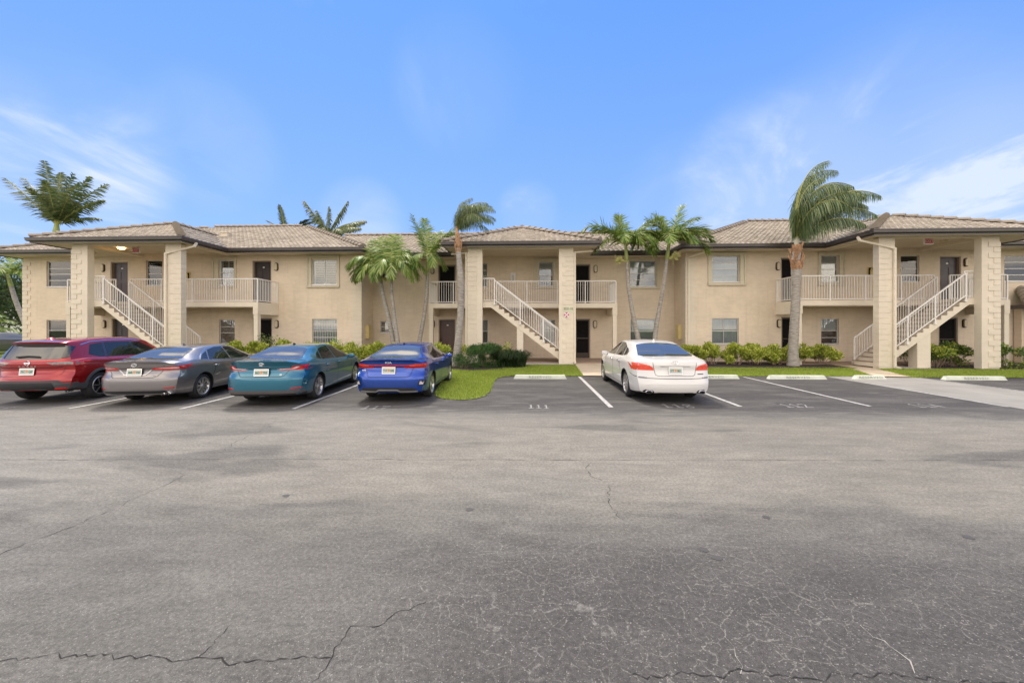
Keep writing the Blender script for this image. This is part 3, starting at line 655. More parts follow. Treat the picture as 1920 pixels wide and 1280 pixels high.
# soffits
mb = MB(); Z = 5.44
for x0, x1, y0, y1 in ((XL0, -20.36, 19.05, 20.05), (-15.32, XL1, 19.05, 20.05), (XR0, 14.36, 19.05, 20.05), (19.07, XR1, 19.05, 20.05), (XL1, -2.84, 20.6, 21.6), (2.07, XR0, 20.6, 21.6), (XL0, -26.8, 20.05, 32), (-8.55, XL1, 20.05, 20.6), (XR0, 7.77, 20.05, 20.6)):
    mb.box(x0+.0, x1, y0, y1, Z, Z+.03)
for B, yw, px0, px1, py in ((BL, 19.05, -20.36, -15.32, 16.95), (BC, 20.6, -2.84, 2.07, 18.5), (BR, 19.05, 14.36, 19.07, 16.95)):
    # eave ring around the porch, then a higher ceiling inside the beams
    mb.box(B['x0'], B['x1'], B['y'], py, Z+.003, Z+.033); mb.box(B['x0'], px0, py, yw, Z+.003, Z+.033); mb.box(px1, B['x1'], py, yw, Z+.003, Z+.033)
sub(bld, mb, 'soffit', M['soffit'])
for px0, px1, py, yw in ((-20.36, -15.32, 16.95, 20.05), (-2.84, 2.07, 18.5, 21.6), (14.36, 19.07, 16.95, 20.05)):
    mb = MB(); mb.box(px0, px1, py+.28, yw, 5.555, 5.58)
    sub(bld, mb, 'porch_ceiling', M['soffit'])
    mb = MB(); mb.box(px0, px1, py+.01, py+.28, 5.40, 5.72); mb.box(px0, px0+.2, py+.28, yw, 5.425, 5.72); mb.box(px1-.2, px1, py+.28, yw, 5.425, 5.72)
    sub(bld, mb, 'porch_beam', M['trim'])

# openings
def panel_door(x0, x1, z0, z1, Y, mat, screen=False, dx=.0, shadow=0):
    """recessed door leaf with raised panels"""
    mb = MB(); yd = Y+.16
    mb.box(x0+.05, x1-.05, yd, yd+.05, z0, z1-.05)
    w = x1-x0-.1; h = z1-z0-.05
    for c in range(2):
        for k, (a, b) in enumerate(((.05, .17), (.20, .42), (.46, .66), (.70, .93))):
            xa = x0+.05+w*(.12+.42*c); xb = xa+w*.34; za, zb = z1-.05-h*b, z1-.05-h*a
            mb.prism([(xa, yd, za), (xb, yd, za), (xb, yd, zb), (xa, yd, zb)], (0, -.004, 0))
            mb.prism([(xa+.03, yd-.004, za+.03), (xb-.03, yd-.004, za+.03), (xb-.03, yd-.004, zb-.03), (xa+.03, yd-.004, zb-.03)], (0, -.014, 0))
    o = sub(bld, mb, 'door', mat)
    j = MB(); j.box(x0, x0+.05, Y+.02, Y+.22, z0, z1); j.box(x1-.05, x1, Y+.02, Y+.22, z0, z1); j.box(x0+.05, x1-.05, Y+.02, Y+.22, z1-.05, z1)
    sub(o, j, 'door_frame', M['jamb'])
    hd = MB(); hd.lathe([(.001, -.09), (.028, -.085), (.033, -.06), (.02, -.04), (.018, 0), (.035, .0)], 12, 'y', (x0+.13, yd, z0+.98)); sub(o, hd, 'door_handle', M['bronze'], smooth=True)
    n = MB(); xc = (x0+x1)/2; n.box(xc-.05, xc+.05, yd-.012, yd, z1-.36, z1-.30); sub(o, n, 'number_plate', M['alu'])
    if screen:
        s = MB(); ys = Y+.07
        for a in (x0+.05, x1-.10): s.box(a, a+.05, ys, ys+.03, z0, z1-.05)
        for zz in (z0, (z0+z1)/2-.02, z1-.11): s.box(x0+.10, x1-.10, ys, ys+.03, zz, zz+.05)
        s.box(x0+.10, x1-.10, ys+.005, ys+.02, z0+.05, z0+.28)
        so_ = sub(o, s, 'storm_door', M['bronze'])
        for k in range(9):
            pass
        sm = MB(); sm.box(x0+.10, x1-.10, ys+.022, ys+.024, z0+.28, z1-.11); sub(o, sm, 'screen', M['screen'])
    return o
def window(x0, x1, z0, z1, Y, bars=(.5,), back=((0, 1, 'blind'),), vert=(), box=None, slats=False, frame='alu'):
    fw = .035; yf = Y+.09; mb = MB(); w = x1-x0; h = z1-z0
    mb.box(x0, x0+fw, yf-.02, yf+.03, z0, z1); mb.box(x1-fw, x1, yf-.02, yf+.03, z0, z1)
    mb.box(x0+fw, x1-fw, yf-.02, yf+.03, z1-fw, z1); mb.box(x0+fw, x1-fw, yf-.03, yf+.03, z0, z0+fw)
    for b in bars:
        zz = z1-h*b; mb.box(x0+fw, x1-fw, yf-.015, yf+.025, zz-.016, zz+.016)
    for v in vert:
        xx = x0+w*v; mb.box(xx-.007, xx+.007, yf-.012, yf+.022, z0+fw, z1-fw)
    mb.box(x0-.03, x1+.03, Y-.035, Y+.06, z0-.045, z0)
    o = sub(bld, mb, 'window', M[frame])
    g = MB(); g.box(x0+fw, x1-fw, yf+.003, yf+.008, z0+fw, z1-fw); sub(o, g, 'pane', M['glass'])
    groups = {}
    for a, b, m in back:
        groups.setdefault(m, []).append((z1-h*a, z1-h*b))
    for m, L_ in groups.items():
        q = MB()
        for za, zb in L_:
            if m == 'slats':
                k = int((za-zb)/.085)
                for xa, xb in (((x0+fw+.03), (x0+x1)/2-.03), ((x0+x1)/2+.03, x1-fw-.03)):
                    for i in range(k):
                        zc = zb+(i+.5)*(za-zb)/k; q.prism([(xa, yf+.06, zc-.012), (xb, yf+.06, zc-.012), (xb, yf+.10, zc+.008), (xa, yf+.10, zc+.008)], (0, .0, .006))
                for xa in (x0+fw, (x0+x1)/2-.04, x1-fw-.05): q.box(xa, xa+.06, yf+.05, yf+.09, zb, za)
            elif m == 'blind' :
                k = max(1, int((za-zb)/.06))
                for i in range(k):
                    zc = zb+i*(za-zb)/k; q.prism([(x0+fw, yf+.05, zc), (x1-fw, yf+.05, zc), (x1-fw, yf+.062, zc+(za-zb)/k+.004), (x0+fw, yf+.062, zc+(za-zb)/k+.004)], (0, .002, 0))
            elif m == 'vertical':
                k = int(w/.09)
                for i in range(k):
                    xa = x0+fw+(w-2*fw)*i/k; q.prism([(xa, yf+.05, zb), (xa+.085, yf+.075, zb), (xa+.085, yf+.075, za), (xa, yf+.05, za)], (0, .002, 0))
            else: q.box(x0+fw, x1-fw, yf+.06, yf+.065, zb, za)
        sub(o, q, 'blind', {'slats': M['white'], 'vertical': M['blind']}.get(m) or M[m])
    if box:
        bx0, bx1, bz0, bz1 = box; s = MB()
        s.box(bx0, bx1, Y-.07, Y-.003, bz1-.10, bz1); s.box(bx0, bx1, Y-.09, Y-.003, bz0, bz0+.07)
        s.box(bx0, x0-.02, Y-.06, Y-.003, bz0+.07, bz1-.10); s.box(x1+.02, bx1, Y-.06, Y-.003, bz0+.07, bz1-.10)
        k = 0
        st = (bx0+.02, bx0+.10) if (x0-bx0) > (bx1-x1) else (bx1-.10, bx1-.02)
        s.box(st[0], st[1], Y-.11, Y-.06, bz0+.07, bz1-.10)
        s.box(bx0-.02, bx1+.02, Y-.10, Y-.003, bz1, bz1+.03)
        sub(o, s, 'shutter_frame', M['shut'])
    return o
W, W2 = 20.05, 21.6
doors_w = [(-21.96, -21.0, 2.94, 5.17, 'door_grey', 0), (-21.9, -20.98, .08, 2.2, 'door_grey', 0), (-14.29, -13.28, 2.94, 5.18, 'door', 0), (-14.26, -13.24, .08, 2.22, 'door_grey', 1),
           (12.35, 13.3, 2.94, 5.14, 'dark', 0), (12.37, 13.35, .08, 2.25, 'dark', 1), (19.81, 20.8, 2.94, 5.16, 'door_grey', 0), (19.76, 20.66, .08, 2.22, 'dark', 1)]
doors_c = [(-4.95, -3.97, 2.94, 5.15, 'dark', 0), (-4.92, -3.98, .08, 2.18, 'door_brown', 0), (2.48, 3.33, 2.94, 5.14, 'dark', 0), (2.5, 3.32, .08, 2.2, 'door', 1)]
win_w = [
    (-25.5, -24.14, 3.88, 5.22, dict(bars=(.28, .5, .75), back=((0, .28, 'greyin'), (.28, .5, 'blind'), (.5, 1, 'greyin')))),
    (-25.5, -24.2, .9, 2.12, dict(bars=(.45,), back=((0, .6, 'curtain'), (.6, .75, 'white')))),
    (-20.02, -19.14, 3.93, 5.24, dict(bars=(.3, .53), back=((0, .3, 'blind'), (.3, .53, 'white'), (.53, 1, 'greyin')))),
    (-20.02, -19.14, .9, 2.12, dict(bars=(.5,), back=((0, .5, 'blind'), (.5, 1, 'greyin')))),
    (-16.05, -15.26, 3.93, 5.22, dict(bars=(.5,), back=((0, .95, 'slats'),), box=(-16.4, -15.12, 3.77, 5.33), frame='white')),
    (-16.07, -15.23, .88, 2.14, dict(bars=(.3, .55), back=((0, .55, 'rose'), (.55, 1, 'rose')))),
    (-11.13, -9.84, 3.93, 5.2, dict(bars=(), vert=(.5,), back=((0, 1, 'slats'),), box=(-11.4, -9.68, 3.78, 5.40), frame='white')),
    (-11.13, -9.82, .9, 2.16, dict(bars=(.22, .5, .75), vert=(.1, .2, .3, .4, .5, .6, .7, .8, .9), back=((0, .5, 'vertical'), (.5, 1, 'curtain')))),
    (9.06, 10.36, 3.97, 5.25, dict(bars=(.25, .5, .75), back=((0, .25, 'greyin'), (.25, .75, 'blind'), (.75, 1, 'white')), box=(8.84, 10.66, 3.8, 5.38))),
    (9.04, 10.34, .92, 2.18, dict(bars=(.5,), vert=(.46,), back=((0, 1, 'curtain'),))),
    (14.25, 15.08, 3.95, 5.23, dict(bars=(.3, .52), back=((0, .52, 'blind'), (.52, .8, 'curtain')), box=(14.1, 15.38, 3.75, 5.33))),
    (14.27, 15.1, .92, 2.16, dict(bars=(.48, .75), back=((0, .48, 'blind'), (.48, 1, 'plum')))),
    (18.0, 18.87, 3.94, 5.21, dict(bars=(.25, .5), back=((0, .25, 'greyin'), (.25, .5, 'white'), (.5, 1, 'greyin')))),
    (22.77, 24.15, 3.94, 5.16, dict(bars=(.25, .5, .75), back=((0, .25, 'greyin'), (.25, .5, 'white'), (.5, 1, 'greyin')))),
]
win_c = [
    (-8.06, -7.3, 4.42, 5.09, dict(bars=(), back=((0, 1, 'dark'),), frame='bronze')),
    (-8.16, -7.3, 1.44, 2.07, dict(bars=(.5,), back=((0, .5, 'rose'), (.5, 1, 'rose')))),
    (-3.05, -2.24, 3.95, 5.23, dict(bars=(.3, .55), back=((0, .55, 'curtain'), (.55, 1, 'blind')))),
    (-3.05, -2.2, .88, 2.15, dict(bars=(.5,), back=((0, .5, 'curtain'), (.5, 1, 'greyin')))),
    (.55, 1.33, 3.98, 5.27, dict(bars=(.3, .56), back=((0, .56, 'blind'),), box=(.27, 1.54, 3.82, 5.40))),
    (.62, 1.44, .9, 2.15, dict(bars=(.5,), back=((0, 1, 'vertical'),))),
    (5.43, 6.8, 3.93, 5.3, dict(bars=(.27, .5, .75), back=((0, .5, 'blind'), (.5, 1, 'greyin')), box=(5.29, 6.98, 3.78, 5.42))),
    (5.45, 6.78, .9, 2.18, dict(bars=(.27, .52), back=((0, .52, 'blind'), (.52, 1, 'greyin')))),
]
def holed_wall(mb, x0, x1, z0, z1, Y, holes, depth=.24):
    xs = sorted({x0, x1, *[h[0] for h in holes], *[h[1] for h in holes]}); zs = sorted({z0, z1, *[h[2] for h in holes], *[h[3] for h in holes]})
    for a, b in zip(xs, xs[1:]):
        for c, d in zip(zs, zs[1:]):
            xm, zm = (a+b)/2, (c+d)/2
            if any(h[0] < xm < h[1] and h[2] < zm < h[3] for h in holes): continue
            mb.quad((a, Y, c), (b, Y, c), (b, Y, d), (a, Y, d))
    for h in holes:
        a, b, c, d = h[:4]; y1 = Y+depth
        mb.quad((a, Y, c), (a, y1, c), (a, y1, d), (a, Y, d)); mb.quad((b, Y, c), (b, Y, d), (b, y1, d), (b, y1, c))
        mb.quad((a, Y, d), (a, y1, d), (b, y1, d), (b, Y, d)); mb.quad((a, Y, c), (b, Y, c), (b, y1, c), (a, y1, c))
mb = MB(); hw = [d[:4] for d in doors_w]+[q[:4] for q in win_w]; hc = [d[:4] for d in doors_c]+[q[:4] for q in win_c]
holed_wall(mb, -26.8, -8.55, 0, 5.62, W, [h for h in hw if h[0] < 0]); holed_wall(mb, 7.77, 26.5, 0, 5.62, W, [h for h in hw if h[0] > 0])
holed_wall(mb, -8.55, 7.77, 0, 5.66, W2, hc)
mb.quad((-8.55, W, 0), (-8.55, W2, 0), (-8.55, W2, 5.66), (-8.55, W, 5.66)); mb.quad((7.77, W2, 0), (7.77, W, 0), (7.77, W, 5.66), (7.77, W2, 5.66))
mb.quad((-26.8, W, 0), (-26.8, 31.5, 0), (-26.8, 31.5, 5.62), (-26.8, W, 5.62)); mb.quad((26.5, W, 0), (26.5, 31.5, 0), (26.5, 31.5, 5.62), (26.5, W, 5.62)); mb.quad((-26.8, 31.5, 0), (26.5, 31.5, 0), (26.5, 31.5, 5.62), (-26.8, 31.5, 5.62))
sub(bld, mb, 'wall', M['wall'], fixn=False)
mb = MB(); mb.box(-26.6, -8.8, W+.25, W+.3, .02, 5.5); mb.box(8.0, 26.3, W+.25, W+.3, .02, 5.5); mb.box(-8.75, 7.95, W2+.25, W2+.3, .02, 5.5)
sub(bld, mb, 'dark_interior', M['dark'])
for lst, Y in ((doors_w, W), (doors_c, W2)):
    for x0, x1, z0, z1, m, s in lst: panel_door(x0, x1, z0, z1, Y, M['door' if m == 'dark' else m], bool(s) or m == 'dark')
for lst, Y in ((win_w, W), (win_c, W2)):
    for x0, x1, z0, z1, k in lst: window(x0, x1, z0, z1, Y, **k)

# wall lamps beside the doors
def wall_lamp(x, z, Y):
    mb = MB(); prof = [(x+.105*cos(a), Y-.003, z+.10*(1 if sin(a) > 0 else -1)+.11*sin(a)) for a in [i*2*pi/20 for i in range(20)]]
    mb.prism(prof, (0, -.05, 0)); o = sub(bld, mb, 'wall_lamp', M['bronze'])
    g = MB(); g.prism([(x+.072*cos(a), Y-.053, z+.09*(1 if sin(a) > 0 else -1)+.085*sin(a)) for a in [i*2*pi/20 for i in range(20)]], (0, -.045, 0)); sub(o, g, 'lamp_glass', M['lampglass'])
for x, z, Y in ((-22.35, 4.85, W), (-22.28, 1.9, W), (-13.0, 4.85, W), (-12.98, 1.9, W), (12.2, 4.72, W), (12.25, 1.92, W), (20.99, 4.85, W), (20.93, 1.92, W), (-5.25, 4.85, W2), (-5.22, 1.92, W2), (3.6, 4.87, W2), (3.57, 1.9, W2)): wall_lamp(x, z, Y)

# pillars with quoin blocks
def quoins(mb, x0, x1, Y, z0, z1, edge, long, short, th=.022, sidey=None):
    k = 0; z = z0; hh = .222
    while z+hh < z1:
        w_ = long if k % 2 == 0 else short
        a, b = (x0, x0+w_) if edge < 0 else (x1-w_, x1)
        if edge < 0: a -= th
        else: b += th
        y1 = Y+.18 if k % 2 else Y+.24
        if sidey: y1 = sidey
        mb.box(a, b, Y-th, y1, z+.010, z+hh-.010); z += hh; k += 1
for x0, x1, y, ed, lg, st in ((-20.36, -19.64, 16.95, -1, .44, .23), (-16.03, -15.32, 16.95, 1, .50, .34), (-2.84, -2.16, 18.5, -1, .44, .42), (1.41, 2.07, 18.5, 1, .50, .34), (14.36, 14.99, 16.95, -1, .46, .36), (18.38, 19.07, 16.95, 1, .44, .23)):
    mb = MB(); mb.box(x0, x1, y, y+.28, -.02, 5.43); o = sub(bld, mb, 'pillar', M['trim'])
    q = MB(); quoins(q, x0, x1, y, .1, 5.3, ed, lg, st, .024 if abs(x0) > 18 else .016, y+.2); sub(o, q, 'quoin', M['quoin'] if abs(x0) < 18 else M['trim'])
for a in ((-26.8, -26, W, .1, 5.4, -1, .42, .24, .025), (-9.4, -8.55, W, .1, 5.35, 1, .55, .46, .020, W+.3), (7.77, 8.5, W, .1, 5.35, -1, .52, .42, .020, W+.3), (25.7, 26.5, W, .1, 5.4, 1, .42, .24, .025)):
    q = MB(); quoins(q, *a); sub(bld, q, 'quoin', M['quoin'])

# galleries
ZF = 2.94
def gallery(x0, x1, y0, y1):
    mb = MB(); mb.box(x0+.1, x1-.1, y0, y1-.004, ZF-.22, ZF)
    for a, b in ((x0, x0+.24), (x1-.24, x1)):
        mb.box(a, b, y0-.003, y1-.006, 2.35, ZF+.003)
    o = sub(bld, mb, 'gallery_floor', M['trim'])
    u = MB(); u.box(x0+.26, x1-.26, y0+.03, y1-.01, ZF-.25, ZF-.225); sub(o, u, 'gallery_ceiling', M['soffit'])
    for a, b in ((x0+.02, x0+.22), (x1-.22, x1-.02)):
        p = MB(); p.box(a, b, y0+.02, y0+.24, -.02, 2.348); sub(bld, p, 'gallery_post', M['trim'])
gallery(-22.5, -12.88, 18.45, W); gallery(-5.08, 4.42, W, W2); gallery(12.08, 21.2, 18.45, W)
def railing(P, zb, name='railing', post_ends=(1, 1), zt=None):
    """P: list of 3D base points (floor height); top rail 1.11 above"""
    P = [Vector(p) for p in P]; mb = MB(); H0, H1 = .07, 1.11
    for i, (a, b) in enumerate(zip(P, P[1:])):
        mb.bar(a+Vector((0, 0, H1)), b+Vector((0, 0, H1)), .05, .045); mb.bar(a+Vector((0, 0, H0)), b+Vector((0, 0, H0)), .03, .035)
        d = (Vector((b.x-a.x, b.y-a.y, 0))).length; n = max(1, round(d/.118)); np_ = max(1, round(d/1.45))
        posts = {round(n*k/np_) for k in range(np_+1)}
        for k in range(n+1):
            p = a.lerp(b, k/n)
            if k in posts:
                if k == 0 and i > 0: continue
                mb.box(p.x-.024, p.x+.024, p.y-.024, p.y+.024, p.z-.03, p.z+H1-.02)
            else: mb.box(p.x-.0095, p.x+.0095, p.y-.0095, p.y+.0095, p.z+H0+.01, p.z+H1-.02)
    return sub(bld, mb, name, M['rail'])
g = .06
railing([(-22.44, W-.03, ZF), (-22.44, 18.51, ZF), (-20.0, 18.51, ZF)], 0); railing([(-19.25, 18.51, ZF), (-12.94, 18.51, ZF), (-12.94, W-.03, ZF)], 0)
railing([(12.14, W-.03, ZF), (12.14, 18.51, ZF), (18.05, 18.51, ZF)], 0); railing([(18.72, 18.51, ZF), (21.14, 18.51, ZF), (21.14, W-.03, ZF)], 0)
railing([(-5.02, W2-.03, ZF), (-5.02, W+.06, ZF), (-2.5, W+.06, ZF)], 0); railing([(-1.6, W+.06, ZF), (4.36, W+.06, ZF), (4.36, W2-.03, ZF)], 0)
def stairs(xt, dr, y0, y1, xl, post):
    """xt: top edge; dr: +1 descends to +x; landing from xl to xt"""
    n = 16; rise = (ZF-.08)/n; run = .24; pts = [(xl, ZF), (xt, ZF)]
    x = xt; z = ZF
    for i in range(n):
        z -= rise; pts.append((x, z))
        if i < n-1: x += dr*run; pts.append((x, z))
    pts.append((x-dr*.30, .04)); s = rise/run
    xs = xt+dr*0.12; pts.append((xs-dr*.25, ZF-.27)); pts.append((xl, ZF-.27))
    mb = MB(); mb.prism([(a, y0, b) for a, b in pts], (0, y1-y0, 0))
    o = sub(bld, mb, 'staircase', M['trim'])
    t = MB(); x = xt; z = ZF
    for i in range(n-1):
        z -= rise; xa, xb = sorted((x-dr*.0, x+dr*(run+.02))); t.box(xa, xb, y0+.03, y1-.03, z+.001, z+.02); x += dr*run
    sub(o, t, 'stair_tread', M['slabedge'])
    zb = .08+rise
    e = xt+dr*run*(n-1)
    p = MB(); p.box(*sorted(post), y0+.02, min(y0+.42, y1-.05), -.02, ZF-rise/run*(abs((post[0]+post[1])/2-xt))-.22); sub(bld, p, 'stair_post', M['trim'])
    # rails both sides
    for yy in (y0-.03, y1-.09):
        mbr = MB(); A = Vector((xt+dr*.03, yy, ZF-.06)); B = Vector((e-dr*.05, yy, .08+rise*.6-.0)); H0, H1 = .17, 1.08
        mbr.bar(A+Vector((0, 0, H1)), B+Vector((0, 0, H1)), .05, .045); mbr.bar(A+Vector((0, 0, H0)), B+Vector((0, 0, H0)), .03, .035)
        nn = 32
        for k in range(nn+1):
            q = A.lerp(B, k/nn)
            if k in (0, 11, 21, 32): mbr.box(q.x-.024, q.x+.024, yy-.024, yy+.024, q.z-.06, q.z+H1-.01); mbr.box(q.x-.05, q.x+.05, yy-.03, yy+.03, q.z-.09, q.z-.02)
            else: mbr.box(q.x-.0095, q.x+.0095, yy-.0095, yy+.0095, q.z+H0, q.z+H1)
        sub(bld, mbr, 'stair_railing', M['rail'])
    railing([(xl, y0+.04, ZF), (xt+dr*.02, y0+.04, ZF)], 0)
stairs(-19.19, 1, 17.23, 18.45, -20.3, (-17.1, -16.6)); stairs(-1.64, 1, 18.80, W, -2.8, (-.55, -.25)); stairs(18.05, -1, 17.23, 18.45, 19.03, (16.15, 16.68))

# downspouts
mb = MB(); mb.box(-17.55, -17.15, 22.0, 22.3, 6.9, 7.12); mb.box(-17.6, -17.1, 21.95, 22.35, 7.12, 7.16); sub(bld, mb, 'roof_vent', M['quoin'])
def downspout(pts):
    mb = MB(); P = [Vector(p) for p in pts]
    for a, b in zip(P, P[1:]):
        d = (b-a).normalized(); mb.bar(a-d*.03, b+d*.03, .085, .075, up=(0, 0, 1) if abs(d.z) < .9 else (0, 1, 0))
    sub(bld, mb, 'downspout', M['trim'])
downspout([(-14.75, 17.1, 5.45), (-14.75, 17.0, 5.3), (-15.97, 16.89, 4.98), (-15.97, 16.89, .12), (-15.97, 16.75, .08)])
downspout([(13.65, 17.1, 5.45), (13.65, 17.0, 5.3), (14.93, 16.89, 4.95), (14.93, 16.89, .12), (14.98, 16.72, .08)])
downspout([(-3.75, 19.6, 5.45), (-3.75, 19.4, 5.32), (-2.92, 18.6, 5.22), (-2.92, 18.6, .1)])
downspout([(3.05, 19.2, 5.45), (3.0, 18.9, 5.32), (2.14, 18.56, 5.2), (2.14, 18.56, .12), (2.14, 18.42, .1)])
downspout([(-21.6, 19.0, 5.45), (-21.5, 18.7, 5.3), (-20.42, 17.2, 5.2), (-20.42, 17.2, 4.9)]); downspout([(20.8, 18.9, 5.45), (20.6, 18.6, 5.32), (19.13, 17.2, 5.2), (19.13, 17.2, 4.9)])
downspout([(8.6, 19.1, 5.45), (8.5, 19.2, 5.36), (7.9, 20.0, 5.15), (7.9, 20.0, .1)])
# porch lights on the ceilings
for x, y, lit in ((-19.5, 18.3, 1), (18.25, 18.3, 0), (-2.0, 18.95, 0)):
    mb = MB(); mb.lathe([(.001, -.10), (.06, -.095), (.12, -.07), (.15, -.03), (.155, 0)], 20, 'z', (x, y, 5.554)); 
    sub(bld, mb, 'porch_light', simple('lit_lamp', (.9, .75, .5), .4, emit=(1, .55, .18, 6)) if lit else M['lampglass'], smooth=True)

# ------------------------------------------------------------------ things fixed to / standing at the building
def extinguisher(x, z, Y, lab, mat):
    e = empty('fire_extinguisher_cabinet', (x, Y, z), 0, lab, 'fire extinguisher', 'fire extinguisher cabinets on the upper gallery walls')
    mb = MB(); mb.box(-.13, .13, -.05, -.003, -.22, .22); mb.build('cabinet', mat, e)
    mb = MB(); mb.box(-.10, .10, -.056, -.05, -.18, .18); mb.build('cabinet_window', M['blackgloss'] if mat is M['yellow'] else M['white'], e)
    mb = MB(); mb.lathe([(.001, -.17), (.05, -.17), (.055, -.15), (.055, .05), (.03, .09), (.02, .1), (.02, .14), (.001, .14)], 16, 'z', (0, -.10, 0)); mb.bar((0, -.1, .13), (.08, -.1, .16), .02); mb.build('bottle', M['alu'] if mat is M['white'] else M['yellow'], e, smooth=True, angle=40)
extinguisher(-.84, 4.46, W2, 'fire extinguisher in its white cabinet on the upper wall above the middle stairs', M['white'])
extinguisher(-17.72, 4.40, W, 'fire extinguisher in its tan cabinet on the upper wall beside the left inner pillar', M['yellow'])
extinguisher(16.55, 4.44, W, 'fire extinguisher in its tan cabinet on the upper wall beside the right inner pillar', M['yellow'])
def utility(x, Y, lab, sgn):
    e = empty('electric_box', (x, Y, 1.5), 0, lab, 'electric box', 'yellow electric boxes on the side walls')
    mb = MB(); mb.box(*sorted((0, sgn*.16)), -.19, .19, -.36, .34); o = mb.build('cabinet', M['yellow'], e)
    mb = MB(); mb.box(*sorted((sgn*.16, sgn*.17)), -.17, .17, -.33, .31); mb.box(*sorted((0, sgn*.19)), -.21, .21, .34, .36); mb.build('cover', M['yellow'], e)
utility(-8.55, 20.75, 'yellow electric box on the side wall left of the twin palm', 1); utility(7.77, 20.75, 'yellow electric box on the side wall right of the two leaning palms', -1)
def exit_sign(x, y, lab):
    e = empty('exit_sign', (x, y, 5.385), 0, lab, 'exit sign', 'exit signs under the porch ceilings')
    e.scale = (1.15, 1.15, 1.15)
    mb = MB(); mb.box(-.16, .16, -.03, .03, -.11, .11); mb.build('housing', M['white'], e)
    mb = MB(); mb.box(-.145, .145, -.034, -.03, -.075, .1); mb.build('face', simple('exit_red', (.62, .05, .07), .4), e)
    mb = MB(); mb.box(-.02, .02, -.02, .02, .11, .17); mb.build('bracket', M['white'], e)
    text_mesh('EXIT', .16, 'lettering', M['white'], e, (0, -.036, .01), (pi/2, 0, 0), .001, .9)
exit_sign(-18.65, 18.2, 'small red exit sign hanging under the left porch ceiling beside the lit lamp'); exit_sign(17.02, 17.7, 'small red exit sign hanging under the right porch ceiling')
e = empty('address_sign', (1.84, 18.484, 2.57), 0, 'pale green address sign reading 5531-10 on the right pillar of the middle stairs', 'sign')
mb = MB(); mb.box(-.245, .22, -.018, 0, -.125, .125); mb.build('plate', M['signgreen'], e)
text_mesh('5531-10', .16, 'lettering', M['signink'], e, (-.01, -.02, .01), (pi/2, 0, 0), .001, .78, 0, .004)
e = empty('cross_sign', (1.75, 18.484, 2.31), 0, 'small round sign with a red maltese cross on white below the address sign', 'sign')
mb = MB(); mb.lathe([(.001, 0), (.135, 0), (.135, -.012), (.001, -.012)], 24, 'y'); mb.build('plate', M['white'], e)
mb = MB()
for k in range(4):
    a = k*pi/2
    pts = [(.028, .01), (.115, .062), (.122, 0), (.115, -.062), (.028, -.01)]
    mb.prism([(p*cos(a)-q*sin(a), -.0125, p*sin(a)+q*cos(a)) for p, q in pts], (0, -.004, 0))
mb.build('cross', M['pink'], e)
# low tiled porch at the far right end
nb = empty('side_porch', (23.1, 19.4, 0), 0, 'low tiled porch roof over a stucco wall at the far right edge', 'porch')
mb = MB(); mb.box(0.05, 6, .3, .6, 0, 2.62); mb.box(.35, 6, -.0, .3, 0, 2.62); mb.build('wall', M['wall'], nb)
mb = MB()
for k in range(16):
    x0 = -.35+k*.3
    for j in range(4):
        for s in range(6):
            a0, a1 = pi*s/6, pi*(s+1)/6; y0, y1 = -.35+j*.26, -.35+(j+1)*.26+.02
            f = lambda a, yy, l: (x0+.15-.14*cos(a), yy, 2.72+(yy+.35)*.85+.07*sin(a)+l)
            if x0 < -.35+(y0+.35)*.7: continue
            mb.quad(f(a0, y0, .03), f(a1, y0, .03), f(a1, y1, 0), f(a0, y1, 0))
mb.build('roof', M['tile'], nb, fixn=False)
mb = MB(); hip_caps(mb, (-.35, -.35, 2.82), (.45, .70, 3.62), .17, .3); mb.build('hip_tile', M['tile'], nb)
mb = MB(); mb.box(-.45, 6, -.45, -.33, 2.58, 2.76); mb.box(-.45, -.35, -.33, .6, 2.58, 2.76); mb.build('gutter', M['gutter'], nb)

# wheel stops
def wheel_stop(x0, x1, y, lab, txt=True):
    e = empty('wheel_stop', ((x0+x1)/2, y, 0), 0, lab, 'wheel stop', 'concrete wheel stops at the heads of the parking bays')
    h = (x1-x0)/2; mb = MB(); pr = [(-.085, 0), (-.06, .11), (-.045, .125), (.045, .125), (.06, .11), (.085, 0)]
    vs = [(s*(h-(.0 if z < .05 else .06)), yy, z+.004) for s in (-1, 1) for yy, z in pr]; n = len(pr)
    mb.add(vs, [tuple(range(n)), tuple(range(2*n-1, n-1, -1))]+[(i, n+i, n+(i+1) % n, (i+1) % n) for i in range(n)])
    mb.build('block', M['stop'], e)
    if txt:
        w_ = min(.85, h*1.7)
        text_mesh('RESERVED', .11, 'lettering', M['stoptext'], e, (0, -.0775, .064), (radians(77), 0, 0), .001, w_/.62, 0, .0, 1.15)
wheel_stop(-.5, 1.27, 13.42, 'pale wheel stop stencilled RESERVED in the empty bay marked 111'); wheel_stop(5.25, 7.05, 13.7, 'wheel stop stencilled RESERVED just right of the white sedan')
wheel_stop(8.0, 9.87, 13.68, 'wheel stop stencilled RESERVED in front of the ringed palm, behind bay 112'); wheel_stop(10.85, 11.85, 13.78, 'short wheel stop stencilled RESERVED at the end of the right footpath'); wheel_stop(13.62, 15.55, 13.68, 'rightmost wheel stop, worn RESERVED lettering, right of the pale strip')
